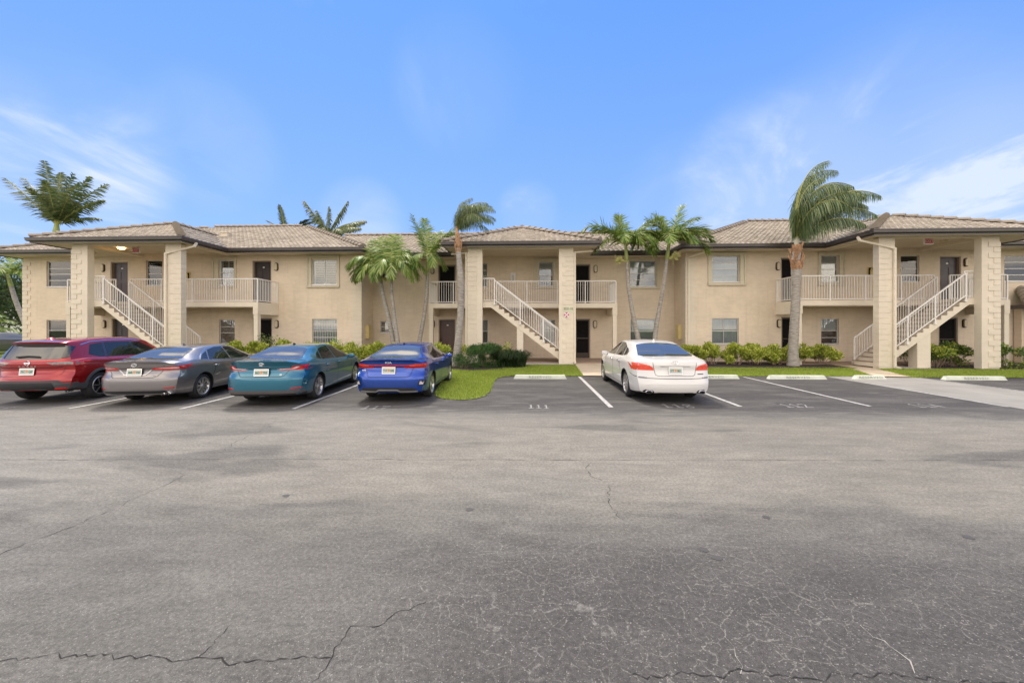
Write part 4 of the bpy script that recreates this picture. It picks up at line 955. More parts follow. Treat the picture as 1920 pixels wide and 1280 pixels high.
# ------------------------------------------------------------------ cars
def interp(pts, x):
    """monotone-ish smooth interpolation through (x,y) points"""
    n = len(pts)
    if x <= pts[0][0]: return pts[0][1]
    if x >= pts[-1][0]: return pts[-1][1]
    for i in range(n-1):
        if pts[i][0] <= x <= pts[i+1][0]:
            x0, y0 = pts[i]; x1, y1 = pts[i+1]; h = x1-x0
            def sl(j):
                if j <= 0 or j >= n-1: 
                    j0 = max(0, j-1); j1 = min(n-1, j+1); return (pts[j1][1]-pts[j0][1])/max(1e-6, pts[j1][0]-pts[j0][0])
                a = (pts[j][1]-pts[j-1][1])/max(1e-6, pts[j][0]-pts[j-1][0]); b = (pts[j+1][1]-pts[j][1])/max(1e-6, pts[j+1][0]-pts[j][0])
                return 0 if a*b <= 0 else 2*a*b/(a+b)
            m0, m1 = sl(i), sl(i+1); t = (x-x0)/h
            return (2*t**3-3*t*t+1)*y0+(t**3-2*t*t+t)*h*m0+(-2*t**3+3*t*t)*y1+(t**3-t*t)*h*m1
class Car:
    def __init__(s, name, label, cat, loc, heading, P, paint, group=None):
        s.P = P; s.paint = paint
        s.root = empty(name, (loc[0], loc[1], 0), 0, label, cat, group)
        # car local frame: x forward from rear bumper, y to the LEFT, z up ; empty sits under rear axle centre
        s.ax = P['ax']          # x of rear axle
        s.root.rotation_euler = (0, 0, heading); s.root.scale = P.get('scale', (1, 1, 1))
        s.body_mesh()
    def place(s, o): 
        o.parent = s.root; return o
    def sec(s, x):
        P = s.P; zt = interp(P['zt'], x); zb = interp(P['zb'], x); wm = interp(P['wm'], x)*P['W']/2
        zs = interp(P['zs'], x); ztm = max(z for _, z in P['zt'])
        g = min(1, max(0, (zt-zb-.10)/(ztm-zb-.16))); g = g*g*(3-2*g)
        wr = P['wr']*P['W']/2; wb = wm-.035
        y8 = (wb-.16)*(1-g)+min(wr, wb-.16)*g; z8 = (zb+(zt-zb)*.72)*(1-g)+(zt-.055)*g
        y7 = (wb-.05)*(1-g)+(wb-.045)*g; z7 = (zb+(zt-zb)*.35)*(1-g)+(zb+.035)*g
        zm = P.get('zm', .62); lo = P.get('tuck', .04)
        pts = [(0, zs), (wm*.5, zs), (wm-.16, zs), (wm-lo-.012, zs+.03), (wm-lo*.6, zs+.14), (wm, zm), (wm-.008, zb-.16), (wm-.012, zb-.06), (wb-.012, zb), (y7, z7), (y8*.5+y7*.5, (z7+z8)/2+.012*g), (y8, z8), (y8*.86, z8+(zt-z8)*.52), (y8*.5, zt-.012), (0, zt)]
        return pts
    def body_mesh(s):
        P = s.P; Ln = P['L']; W = P['W']
        seg = [1, 2, 2, 2, 4, 4, 2, 3, 3, 3, 3, 3, 3, 4]
        def ring(x):
            c = s.sec(x); n = len(c); out_ = []
            for i in range(n-1):
                p0 = c[max(0, i-1)]; p1 = c[i]; p2 = c[i+1]; p3 = c[min(n-1, i+2)]
                for k in range(seg[i]):
                    t = k/seg[i]
                    # centripetal-like softened catmull (tension .35)
                    q = []
                    for a in (0, 1):
                        m1 = (p2[a]-p0[a])*.32; m2 = (p3[a]-p1[a])*.32
                        q.append((2*t**3-3*t*t+1)*p1[a]+(t**3-2*t*t+t)*m1+(-2*t**3+3*t*t)*p2[a]+(t**3-t*t)*m2)
                    out_.append((q[0], q[1]))
            out_.append(c[-1]); return out_
        xs = []; x = 0
        while x < Ln-1e-6:
            xs.append(x); x += .03 if x < .5 else (.055 if x < Ln-.6 else .04)
        xs.append(Ln)
        fl, ff = P.get('fl', .9), .7
        def warp(x, y, z):
            yy = min(1.05, abs(y)/(W/2))
            r = interp(P['xr'], z)+P.get('rc', .20)*yy**P.get('rn', 4)
            f = interp(P.get('xf', [(.2, .05), (.5, 0), (.7, .06), (1, .2)]), z)+.42*yy**3
            a = max(0, 1-x/fl)**2; b = max(0, 1-(Ln-x)/1.1)**2
            return (x+r*a-f*b-s.ax, -y, z)
        bm = bmesh.new(); rows = []
        for x in xs:
            rg = ring(x); full = rg+[(-y, z) for y, z in rg[-2:0:-1]]
            rows.append([bm.verts.new(warp(x, y, z)) for y, z in full])
        m = len(rows[0])
        for a, b in zip(rows, rows[1:]):
            for j in range(m): bm.faces.new((a[j], a[(j+1) % m], b[(j+1) % m], b[j]))
        for x, flip in ((0, 1), (Ln, 0)):
            rg = ring(x); MC = 30; g = []
            for y, z in rg:
                g.append([bm.verts.new(warp(x, y*sin(pi/2*(2*k/MC-1)), z)) for k in range(MC+1)])
            for a, b in zip(g, g[1:]):
                for k in range(MC):
                    q = (a[k], a[k+1], b[k+1], b[k])
                    bm.faces.new(q if flip else q[::-1])
        bmesh.ops.remove_doubles(bm, verts=bm.verts, dist=6e-4)
        bmesh.ops.dissolve_degenerate(bm, edges=bm.edges, dist=1e-5)
        bmesh.ops.recalc_face_normals(bm, faces=bm.faces)
        s.bvh = BVHTree.FromBMesh(bm)
        me = bpy.data.meshes.new('body'); bm.to_mesh(me); bm.free()
        me.materials.append(s.paint); me.materials.append(M['black'])
        me.polygons.foreach_set('use_smooth', [True]*len(me.polygons))
        o = bpy.data.objects.new('body', me); COL.objects.link(o)
        # wheel wells
        Rr = P['R']+.045; cut = MB()
        s.wells = [(0, 0), (P['wb'], 0)]
        for wx, _ in s.wells:
            for sg in (-1, 1):
                ya, yb = sorted((sg*(W/2-.32), sg*(W/2+.2)))
                cut.lathe([(.001, ya), (Rr, ya), (Rr, yb), (.001, yb)], 40, 'y', (wx, 0, P['R']+.01))
        co = cut.build('cut', M['black'], weld=True)
        md = o.modifiers.new('b', 'BOOLEAN'); md.object = co; md.operation = 'DIFFERENCE'; md.solver = 'EXACT'
        dg = bpy.context.evaluated_depsgraph_get(); me2 = bpy.data.meshes.new_from_object(o.evaluated_get(dg)); o.modifiers.clear(); o.data = me2
        bpy.data.objects.remove(co)
        if len(me2.materials) < 2: me2.materials.append(M['black'])
        for p in me2.polygons:
            c = p.center; p.use_smooth = True; p.material_index = 0
            for wx, _ in s.wells:
                r = sqrt((c.x-wx)**2+(c.z-P['R']-.01)**2)
                if r < Rr+.004 and abs(c.y) > W/2-.33 and (r > Rr-.02 or abs(c.y) < W/2-.3) and abs(p.normal.y) < 1.1:
                    if abs(c.y) < W/2-.30 or (abs(p.normal.y) < .3 and r > Rr-.012): p.material_index = 1; p.use_smooth = False
            if c.z < interp(P['zs'], c.x+s.ax)+.012: p.material_index = 1
        me2.set_sharp_from_angle(angle=radians(32)); me2.name = 'body'
        s.body = s.place(o)
    # ray onto the body from a side
    def hit(s, a, b, axis):
        if axis == 'B': o, d = Vector((-6, a, b)), Vector((1, 0, 0))
        elif axis == 'F': o, d = Vector((9, a, b)), Vector((-1, 0, 0))
        elif axis == 'R': o, d = Vector((a, -4, b)), Vector((0, 1, 0))
        elif axis == 'L': o, d = Vector((a, 4, b)), Vector((0, -1, 0))
        else: o, d = Vector((a, b, 5)), Vector((0, 0, -1))
        h, n, i, dist = s.bvh.ray_cast(o, d)
        if h is None: return None
        if n.dot(d) > 0: n = -n
        return h, n
    def patch(s, name, poly, axis, mat, parent=None, off=.004, grid=.05, skirt=.02, label=None, smooth=True):
        """polygon in 2D laid onto the body as a thin raised skin. B: (y,z)  R/L: (x,z)  T: (x,y)"""
        bm = bmesh.new(); vs = [bm.verts.new((a, b, 0)) for a, b in poly]; f = bm.faces.new(vs)
        us = [a for a, _ in poly]; ws = [b for _, b in poly]
        bmesh.ops.triangulate(bm, faces=[f]) if len(poly) > 4 else None
        for lo, hi, k in ((min(us), max(us), 0), (min(ws), max(ws), 1)):
            n = int((hi-lo)/grid)
            for i in range(1, n+1):
                c = lo+(hi-lo)*i/(n+1); co = (c, 0, 0) if k == 0 else (0, c, 0); no = (1, 0, 0) if k == 0 else (0, 1, 0)
                bmesh.ops.bisect_plane(bm, geom=bm.verts[:]+bm.edges[:]+bm.faces[:], plane_co=co, plane_no=no, dist=1e-6)
        bad = []
        base = {}
        for v in bm.verts:
            h = s.hit(v.co.x, v.co.y, axis)
            if h is None: bad.append(v); continue
            base[v] = h
        for v, (p, n) in base.items(): v.co = p+n*off
        if bad: bmesh.ops.delete(bm, geom=bad, context='VERTS')
        edge = [e for e in bm.edges if len(e.link_faces) == 1]
        if edge:
            nrm = {v: base[v][1] for e in edge for v in e.verts}
            new = {v: bm.verts.new(v.co-nrm[v]*(off+skirt)) for v in nrm}
            for e in edge:
                a, b = e.verts; bm.faces.new((a, b, new[b], new[a]))
        bmesh.ops.recalc_face_normals(bm, faces=bm.faces)
        me = bpy.data.meshes.new(name); bm.to_mesh(me); bm.free(); me.materials.append(mat)
        if smooth:
            me.polygons.foreach_set('use_smooth', [True]*len(me.polygons)); me.set_sharp_from_angle(angle=radians(40))
        o = bpy.data.objects.new(name, me); COL.objects.link(o); o.parent = parent or s.root
        if label: o['label'] = label
        return o
    def strip(s, name, pts, axis, mat, w=.010, parent=None, off=.0015, h=.0):
        """thin line following the body"""
        mb = MB(); P = []
        for (a, b) in zip(pts, pts[1:]):
            n = max(1, int(sqrt((b[0]-a[0])**2+(b[1]-a[1])**2)/.04))
            P += [(a[0]+(b[0]-a[0])*i/n, a[1]+(b[1]-a[1])*i/n) for i in range(n)]
        P.append(pts[-1]); Q = []
        for i, p in enumerate(P):
            q0 = P[max(0, i-1)]; q1 = P[min(len(P)-1, i+1)]; d = sqrt((q1[0]-q0[0])**2+(q1[1]-q0[1])**2) or 1
            nx, ny = -(q1[1]-q0[1])/d*w/2, (q1[0]-q0[0])/d*w/2
            a = s.hit(p[0]+nx, p[1]+ny, axis); b = s.hit(p[0]-nx, p[1]-ny, axis)
            Q.append(None if a is None or b is None else (a[0]+a[1]*off, b[0]+b[1]*off, a[1]))
        for u, v in zip(Q, Q[1:]):
            if u and v:
                mb.quad(u[0], v[0], v[1], u[1])
                mb.quad(u[0], v[0], v[0]-v[2]*.01, u[0]-u[2]*.01); mb.quad(u[1], v[1], v[1]-v[2]*.01, u[1]-u[2]*.01)
        if not mb.f: return None
        o = mb.build(name, mat, parent or s.root); return o
    def both(s, name, poly, mat, **k):
        return s.patch(name, poly, 'R', mat, **k), s.patch(name, poly, 'L', mat, **k)
    def rear_pair(s, name, poly, mat, **k):
        k2 = dict(k)
        return s.patch(name, poly, 'B', mat, **k), s.patch(name, [(-a, b) for a, b in poly], 'B', mat, **k2)
    def wheels(s, spoke, tyre_w=.225, arch=None):
        P = s.P; Rt = P['R']; Rr = P['Rr']; W = P['W']
        for wx in (0, P['wb']):
            for sg in (-1, 1):
                yo = sg*(W/2-.035); yi = sg*(W/2-.035-tyre_w)
                hub = MB(); hub.lathe([(.001, yo-sg*.10), (Rr*.62, yo-sg*.10), (Rr*.62, yo-sg*.12), (.001, yo-sg*.12)], 28, 'y', (wx, 0, Rt))
                hub.lathe([(Rr*.62, yo-sg*.135), (Rr*.96, yo-sg*.14), (Rr*.96, yi), (.001, yi)], 28, 'y', (wx, 0, Rt))
                w_ = hub.build('wheel', M['rimdark'], s.root, smooth=True, angle=40)
                t = MB(); sh = Rt-.035
                t.lathe([(Rr-.005, yo-sg*.02), (Rr+.012, yo-sg*.004), (Rr+.05, yo+sg*.004), (sh-.01, yo-sg*.006), (Rt-.008, yo-sg*.03), (Rt, yo-sg*.055), (Rt, yo-sg*.09), (Rt-.006, yo-sg*.094), (Rt-.006, yo-sg*.10), (Rt, yo-sg*.104), (Rt, yi+sg*.055), (Rt-.01, yi+sg*.03), (sh, yi), (Rr, yi+sg*.01)], 48, 'y', (wx, 0, Rt))
                t.build('tyre', M['tyre'], w_, smooth=True, angle=50)
                r = MB(); r.lathe([(Rr+.006, yo-sg*.012), (Rr+.004, yo-sg*.002), (Rr-.012, yo), (Rr-.03, yo-sg*.02), (Rr-.04, yo-sg*.10)], 48, 'y', (wx, 0, Rt))
                spoke(r, wx, yo, sg, Rt, Rr)
                r.lathe([(.001, yo-sg*.012), (.035, yo-sg*.012), (.045, yo-sg*.02), (.06, yo-sg*.05)], 20, 'y', (wx, 0, Rt))
                r.build('rim', s.P.get('rimmat', [M['rim'], M['rimdark']]), w_, smooth=True, angle=35)
    def mirrors(s, x, z, mat, sx=.075, sy=.10, sz=.065):
        for sg, ax in ((-1, 'R'), (1, 'L')):
            h = s.hit(x, z, ax)
            y = h[0].y if h else sg*s.P['W']/2
            bm = bmesh.new(); bmesh.ops.create_uvsphere(bm, u_segments=20, v_segments=12, radius=1)
            for v in bm.verts:
                c = v.co; q = Vector((math.copysign(abs(c.x)**.75, c.x)*sx, math.copysign(abs(c.y)**.7, c.y)*sy, math.copysign(abs(c.z)**.7, c.z)*sz))
                if q.x < -.02: q.x = -.02-(abs(q.x)-.02)*.25
                v.co = q+Vector((x+.05, y+sg*.10, z+.03))
            me = bpy.data.meshes.new('side_mirror'); bm.to_mesh(me); bm.free(); me.materials.append(mat); me.polygons.foreach_set('use_smooth', [True]*len(me.polygons))
            o = bpy.data.objects.new('side_mirror', me); COL.objects.link(o); o.parent = s.root
            m2 = MB(); m2.bar((x+.06, y-sg*.03, z-.01), (x+.06, y+sg*.06, z+.01), .06, .03); m2.build('mirror_arm', M['black'], o)
            m3 = MB(); m3.lathe([(.001, 0), (1, 0), (1, .006)], 24, 'x'); 
            m3.v = [(x+.022+vx*-1, y+sg*.10+vy*sy*.85, z+.03+vz*sz*.8) for vx, vy, vz in m3.v]; m3.build('mirror_glass', M['autoglass'], o)
    def plate(s, y, z, txt, tilt=.12):
        h = s.hit(y, z, 'B'); hx = min(q[0].x for q in (s.hit(y+a, z+b, 'B') for a in (-.14, 0, .14) for b in (-.06, .06)) if q)
        o = MB(); o.box(-.006, 0, -.155, .155, -.078, .078); p = o.build('licence_plate', M['platewhite'], s.root); p.location = (hx-.012, y, z); p.rotation_euler = (0, tilt, 0)
        f = MB(); f.box(-.009, -.005, -.163, .163, .072, .084); f.box(-.009, -.005, -.163, .163, -.084, -.072); f.box(-.009, -.005, -.163, -.155, -.072, .072); f.box(-.009, -.005, .155, .163, -.072, .072); f.build('plate_frame', M['chrome'], p)
        b = MB(); b.box(-.0075, -.006, -.14, .14, .048, .066); b.build('plate_band', M['platepeach'], p)
        g = MB(); g.lathe([(.001, -.0085), (.03, -.0085), (.03, -.006)], 16, 'x', (0, 0, .005)); g.build('plate_emblem', M['plateorange'], p)
        for part, yy in ((txt[:3], .085), (txt[3:], -.085)):
            text_mesh(part, .070, 'plate_letters', M['plategreen'], p, (-.0085, yy, -.005), (pi/2, 0, -pi/2), .001, .85, 0, .002)
    def badge(s, txt, size, y, z, mat, sx=1, space=1, name='badge'):
        h = s.hit(y, z, 'B'); n = h[1]
        o = text_mesh(txt, size, name, mat, s.root, (h[0].x-.004, y, z), (0, 0, 0), .003, sx, 0, .001, space)
        tilt = math.asin(max(-1, min(1, n.z))); yaw = atan2(n.y, -n.x)
        o.rotation_euler = (Matrix.Rotation(-pi/2-yaw, 3, 'Z') @ Matrix.Rotation(pi/2-tilt, 3, 'X')).to_euler()
        return o
    def ring_emblem(s, y, z, rx, rz, kind):
        h = s.hit(y, z, 'B'); mb = MB(); x0 = h[0].x-.008
        def ell(a, b, cy=0, cz=0, rad=.006, n=20):
            pts = [(0, cy+a*cos(i*2*pi/n), cz+b*sin(i*2*pi/n)) for i in range(n+1)]; mb.tube(pts, rad, 6, cap=False)
        if kind == 'ovals': ell(rx, rz, rad=.007); ell(rx*.42, rz*.95); ell(rx*.75, rz*.42, 0, rz*.42)
        if kind == 'ringbar': ell(rx, rz, rad=.008); mb.box(-.006, .006, -rx*1.25, rx*1.25, -.011, .011)
        if kind == 'slant':
            ell(rx, rz, rad=.004); mb.bar((0, rx*.4, -rz*.75), (0, rx*.25, rz*.75), .012); mb.bar((0, -rx*.25, -rz*.75), (0, -rx*.4, rz*.75), .012); mb.bar((0, rx*.35, 0), (0, -rx*.35, 0), .010)
        if kind == 'wings':
            mb.bar((0, rx, .01), (0, .02, -.012), .016, .01); mb.bar((0, -rx, .01), (0, -.02, -.012), .016, .01); ell(rx*.28, rz*.9, rad=.005)
        o = mb.build('emblem', M['chrome'], s.root, smooth=True, angle=40); o.location = (x0, 0, z); o.location.y = y
        o.rotation_euler = (0, math.asin(max(-.6, min(.6, h[1].z))), 0)
    def handles(s, pos, z, mat):
        for x in pos:
            for sg, ax in ((-1, 'R'), (1, 'L')):
                h = s.hit(x, z, ax)
                mb = MB(); y = h[0].y; mb.tube([(x-.09, y-sg*.005, z), (x-.075, y+sg*.028, z), (x+.06, y+sg*.03, z), (x+.09, y-sg*.005, z)], [.012, .015, .015, .011], 8)
                o = mb.build('door_handle', mat, s.root, smooth=True)
                s.patch('handle_recess', [(x-.05, z-.03), (x+.05, z-.03), (x+.06, z+.022), (x-.06, z+.022)], ax, M['seam'], o, off=.0012)
    def seams(s, lines, both=True):
        for k, pts in enumerate(lines):
            for ax in (('R', 'L') if both else ('B',)): s.strip('panel_gap', pts, ax, M['seam'], .011)
    def antenna(s, x, mat, h=.06):
        z = s.hit(x, 0, 'T')[0].z; mb = MB()
        mb.prism([(x-.09, -.018, z-.01), (x+.09, -.018, z-.01), (x+.02, -.006, z+h*.6), (x-.06, -.004, z+h)], (0, .0001, 0)) if 0 else None
        vs = [(x-.07, -.022, z-.01), (x-.07, .022, z-.01), (x+.10, .01, z-.01), (x+.10, -.01, z-.01), (x-.055, -.004, z+h), (x-.055, .004, z+h), (x-.02, .004, z+h*.8), (x-.02, -.004, z+h*.8)]
        mb.add(vs, [(0, 1, 2, 3), (4, 7, 6, 5), (0, 4, 5, 1), (1, 5, 6, 2), (2, 6, 7, 3), (3, 7, 4, 0)])
        mb.build('antenna_fin', mat, s.root)
    def exhaust(s, x, y, z, rx, rz):
        mb = MB(); 
        for r_, x_ in (): pass
        prof = [(1, .15), (1, 0), (.84, -.004), (.80, .12)]
        mb.lathe([(a, b) for a, b in prof], 20, 'x'); mb.v = [(x+vx, y+vy*rx, z+vz*rz) for vx, vy, vz in mb.v]
        o = mb.build('exhaust_tip', M['chrome'], s.root, smooth=True, angle=40)
        m2 = MB(); m2.lathe([(.001, .06), (.81, .06)], 20, 'x'); m2.v = [(x+vx, y+vy*rx, z+vz*rz) for vx, vy, vz in m2.v]; m2.build('pipe_hollow', M['seam'], o)

def spoke_n(n, w0, w1, twist=0, pair=0, mi=0, depth=.03, rounded=False):
    def f(r, wx, yo, sg, Rt, Rr):
        for k in range(n):
            for q in ((-1, 1) if pair else (0,)):
                a = 2*pi*k/n+.2
                a0 = a+q*pair*.35; a1 = a+q*pair+twist*sg
                u0 = Vector((cos(a0), 0, sin(a0))); u1 = Vector((cos(a1), 0, sin(a1))); t0 = Vector((-sin(a0), 0, cos(a0))); t1 = Vector((-sin(a1), 0, cos(a1)))
                C = Vector((wx, 0, Rt)); i0 = .04; o1 = Rr-.02
                A = [C+u0*i0-t0*w0+Vector((0, yo-sg*.022, 0)), C+u0*i0+t0*w0+Vector((0, yo-sg*.022, 0)), C+u1*o1+t1*w1+Vector((0, yo-sg*.01, 0)), C+u1*o1-t1*w1+Vector((0, yo-sg*.01, 0))]
                B = [p-Vector((0, sg*depth, 0)) for p in A]
                for p in (0, 1): pass
                r.add(A+B, [(0, 1, 2, 3), (4, 7, 6, 5), (0, 4, 5, 1), (1, 5, 6, 2), (2, 6, 7, 3), (3, 7, 4, 0)], mi)
    return f
def arc(cx, cz, r, a0, a1, n=14): return [(cx+r*cos(radians(a0+(a1-a0)*i/n)), cz+r*sin(radians(a0+(a1-a0)*i/n))) for i in range(n+1)]

def heading(deg): return radians(90+deg)

# ---- shared fittings for a saloon
def saloon_common(c, dlo, rear_glass, paint_mirror, mirror_x, mirror_z, door_x, belt, handle_z):
    X = c.ax
    front, rear, quarter = dlo
    for poly in dlo:
        if poly: c.both('side_window', [(a-X, b) for a, b in poly], M['autoglass'], grid=.09)
    c.patch('rear_window', [(a-X, b) for a, b in rear_glass], 'T', M['rearglass'], grid=.06, off=.003)
    c.mirrors(mirror_x-X, mirror_z, paint_mirror)

# grey saloon --------------------------------------------------------------
def camry_shape(**k):
    d = dict(L=4.88, W=1.84, ax=1.06, wb=2.825, R=.335, Rr=.235, wr=.60, zm=.64, tuck=.05,
        zt=[(0, 1.105), (.22, 1.125), (.42, 1.128), (.60, 1.155), (.95, 1.30), (1.32, 1.405), (1.75, 1.444), (2.2, 1.448), (2.75, 1.40), (3.2, 1.22), (3.6, 1.05), (4.1, .985), (4.6, .88), (4.88, .72)],
        zb=[(0, 1.0), (.35, 1.03), (.9, 1.03), (1.5, .99), (2.4, .955), (3.3, .94), (4.2, .89), (4.88, .64)],
        wm=[(0, .93), (.35, .985), (.9, 1.0), (3.9, 1.0), (4.5, .96), (4.88, .85)],
        zs=[(0, .27), (.5, .22), (1.2, .20), (3.6, .19), (4.88, .22)],
        xr=[(.22, .13), (.30, .06), (.40, .015), (.60, 0), (.705, .01), (.735, .045), (.76, .085), (.90, .105), (.955, .075), (1.03, .055), (1.075, .03), (1.11, .012), (1.2, 0)], rc=.30, rn=4.5)
    d.update(k); return d
pg = carpaint('paint_grey', (.25, .235, .235), .75, .32)
c = Car('parked_car', 'metallic grey four door saloon parked between the red SUV and the teal saloon', 'car', (-8.76, 9.33), heading(8.0), camry_shape(scale=(.97, .915, .885)), pg, 'cars parked in front of the building')
dlo_c = ([(2.30, 1.0), (3.26, .985), (2.86, 1.26), (2.62, 1.335), (2.30, 1.36)], [(1.36, 1.045), (2.24, 1.005), (2.24, 1.365), (1.9, 1.36), (1.58, 1.30)], [(1.06, 1.09), (1.32, 1.05), (1.50, 1.27), (1.30, 1.205)])
saloon_common(c, dlo_c, [(.46, -.58), (.60, -.66), (1.20, -.53), (1.25, -.30), (1.26, 0), (1.25, .30), (1.20, .53), (.60, .66), (.46, .58), (.42, .3), (.41, 0), (.42, -.3)], pg, 3.2, .96, None, None, None)
c.seams([[(a-c.ax, b) for a, b in l] for l in ([(2.27, .98), (2.27, .45), (2.25, .30)], [(3.35, .95), (3.42, .75), (3.40, .35)], [(1.42, .98), (1.50, .80), (1.42, .66)], [(1.42, .66), (1.38, .60)], [(1.45, .305), (3.38, .30)])])
c.handles([1.55-c.ax, 2.42-c.ax], .88, M['chrome'])
def trunk_lines(c, w_top, z_top, w_bot, z_bot, mat=None):
    c.strip('boot_gap', [(w_top, z_top), (w_top*.98, z_top-.08), (w_bot+.03, z_bot+.03), (w_bot-.03, z_bot), (-w_bot+.03, z_bot), (-w_bot-.03, z_bot+.03), (-w_top*.98, z_top-.08), (-w_top, z_top)], 'B', M['seam'], .010)
trunk_lines(c, .62, .99, .47, .70)
c.strip('bumper_crease', [(-.88, .735), (0, .745), (.88, .735)], 'B', M['seam'], .006) if 0 else None
c.rear_pair('tail_light', [(.36, .915), (.40, .885), (.70, .865), (.90, .885), (.93, .94), (.86, .985), (.62, .955), (.42, .945)], M['tail'])
c.rear_pair('light_band', [(.44, .925), (.62, .918), (.82, .905), (.88, .925), (.80, .945), (.60, .94)], M['tailclear'], off=.007)
c.both('tail_light', [(.16-c.ax, .885), (.50-c.ax, .925), (.66-c.ax, .985), (.62-c.ax, 1.0), (.16-c.ax, .965)], M['tail'], grid=.03)
c.patch('plate_recess', [(-.36, .915), (.36, .915), (.36, .925), (-.36, .925)], 'B', M['seam'], off=.002)
c.strip('chrome_bar', [(.36, .90), (.24, .775), (.18, .765), (-.18, .765), (-.24, .775), (-.36, .90)], 'B', M['rim'], .022, off=.008)
c.plate(.0, .835, '86BTRP'); c.ring_emblem(0, 1.01, .062, .043, 'ovals')
c.badge('CAMRY', .035, 0, .948, M['chrome'], 1.4, 1.6); c.badge('XLE', .045, -.42, .745, M['chrome'], 1.1)
c.patch('rear_diffuser', [(-.72, .30), (.72, .30), (.66, .375), (-.66, .375)], 'B', M['black'], off=.004)
c.patch('rear_skirt', [(-.62, .245), (.62, .245), (.66, .29), (-.66, .29)], 'B', pg, off=.014)
c.rear_pair('reflector', [(.66, .425), (.84, .415), (.80, .455), (.62, .455)], M['tail'], off=.006)
c.exhaust(.10-c.ax, -.60, .285, .055, .035); c.exhaust(.10-c.ax, -.73, .295, .05, .033)
c.antenna(1.62-c.ax, pg); c.wheels(spoke_n(9, .010, .016, .0, .11))
for ax in 'RL': c.strip('window_trim', [(a-c.ax, b) for a, b in ((3.3, .985), (2.3, .975), (1.36, 1.02), (1.02, 1.08), (1.27, 1.215), (1.55, 1.325), (1.9, 1.385), (2.3, 1.385))], ax, M['chrome'], .012, off=.006)

# teal saloon -------------------------------------------------------------------
pt = carpaint('paint_teal', (.015, .145, .225), .5, .28)
c = Car('parked_car', 'teal blue saloon parked between the grey saloon and the bright blue saloon', 'car', (-5.91, 9.40), heading(7.0), camry_shape(scale=(1.0, .93, .90), rc=.32, xr=[(.22, .11), (.30, .04), (.40, .01), (.56, 0), (.715, .008), (.74, .05), (.77, .085), (.90, .11), (.96, .095), (1.03, .06), (1.085, .03), (1.11, .02), (1.2, .02)]), pt, 'cars parked in front of the building')
saloon_common(c, dlo_c, [(.46, -.58), (.60, -.66), (1.20, -.53), (1.25, -.30), (1.26, 0), (1.25, .30), (1.20, .53), (.60, .66), (.46, .58), (.42, .3), (.41, 0), (.42, -.3)], pt, 3.2, .96, None, None, None)
c.seams([[(a-c.ax, b) for a, b in l] for l in ([(2.27, .98), (2.27, .45), (2.25, .30)], [(3.35, .95), (3.42, .75), (3.40, .35)], [(1.42, .98), (1.50, .80), (1.42, .66)], [(1.45, .305), (3.38, .30)])])
c.handles([1.55-c.ax, 2.42-c.ax], .88, pt); trunk_lines(c, .62, .99, .47, .72)
c.rear_pair('tail_light', [(.32, .895), (.40, .865), (.90, .87), (.92, .98), (.80, .985), (.72, .92), (.5, .90)], M['tail'])
c.rear_pair('light_band', [(.38, .892), (.70, .905), (.78, .95), (.72, .955), (.64, .915), (.38, .905)], M['tailclear'], off=.007)
c.both('tail_light', [(.16-c.ax, .875), (.42-c.ax, .93), (.52-c.ax, 1.0), (.16-c.ax, .98)], M['tail'], grid=.03)
c.strip('boot_crease', [(.32, .915), (-.32, .915)], 'B', M['seam'], .012)
c.plate(.0, .825, '86DTRK'); c.ring_emblem(0, 1.015, .06, .042, 'ovals'); c.badge('LE', .04, -.42, .77, M['chrome'], 1.1); c.badge('CAMRY', .032, .70, .80, M['chrome'], 1.3)
c.patch('rear_skirt', [(-.86, .255), (.86, .255), (.90, .36), (.80, .395), (-.80, .395), (-.90, .36)], 'B', simple('valance_grey', (.10, .09, .09), .4), off=.006)
c.patch('rear_diffuser', [(-.84, .235), (.84, .235), (.86, .315), (-.86, .315)], 'B', M['black'], off=.010)
c.rear_pair('reflector', [(.62, .425), (.84, .425), (.82, .46), (.66, .46)], M['tail'], off=.009)
c.antenna(1.62-c.ax, M['seam'], .05); c.wheels(spoke_n(5, .016, .020, 0, .21))
# blue saloon --------------------------------------------------------------------
pb = carpaint('paint_blue', (.006, .058, .36), .6, .26)
c = Car('parked_car', 'bright blue saloon with a full width red light bar beside the grass island', 'car', (-3.22, 9.90), heading(1.8), dict(scale=(1.0, .93, .925), L=4.64, W=1.80, ax=1.0, wb=2.70, R=.325, Rr=.225, wr=.60, zm=.64, tuck=.05,
    zt=[(0, 1.075), (.20, 1.09), (.36, 1.092), (.54, 1.12), (.85, 1.26), (1.20, 1.37), (1.6, 1.415), (2.1, 1.435), (2.6, 1.39), (3.0, 1.22), (3.4, 1.04), (3.9, .97), (4.4, .86), (4.64, .70)],
    zb=[(0, .97), (.35, 1.0), (.9, 1.0), (1.5, .96), (2.4, .93), (3.1, .92), (4.0, .87), (4.64, .62)],
    wm=[(0, .93), (.35, .985), (.9, 1.0), (3.7, 1.0), (4.3, .96), (4.64, .85)], zs=[(0, .25), (.5, .21), (1.2, .19), (3.4, .18), (4.64, .21)],
    xr=[(.2, .10), (.28, .03), (.40, .01), (.55, 0), (.66, .012), (.70, .06), (.74, .085), (.86, .11), (.90, .07), (.98, .055), (1.03, .03), (1.08, .0), (1.2, 0)], rc=.28, rn=4.2), pb, 'cars parked in front of the building')
dlo_k = ([(2.14, .975), (3.02, .965), (2.68, 1.22), (2.45, 1.315), (2.14, 1.345)], [(1.30, 1.01), (2.08, .98), (2.08, 1.35), (1.8, 1.34), (1.50, 1.28)], [(1.02, 1.05), (1.26, 1.02), (1.42, 1.235), (1.24, 1.17)])
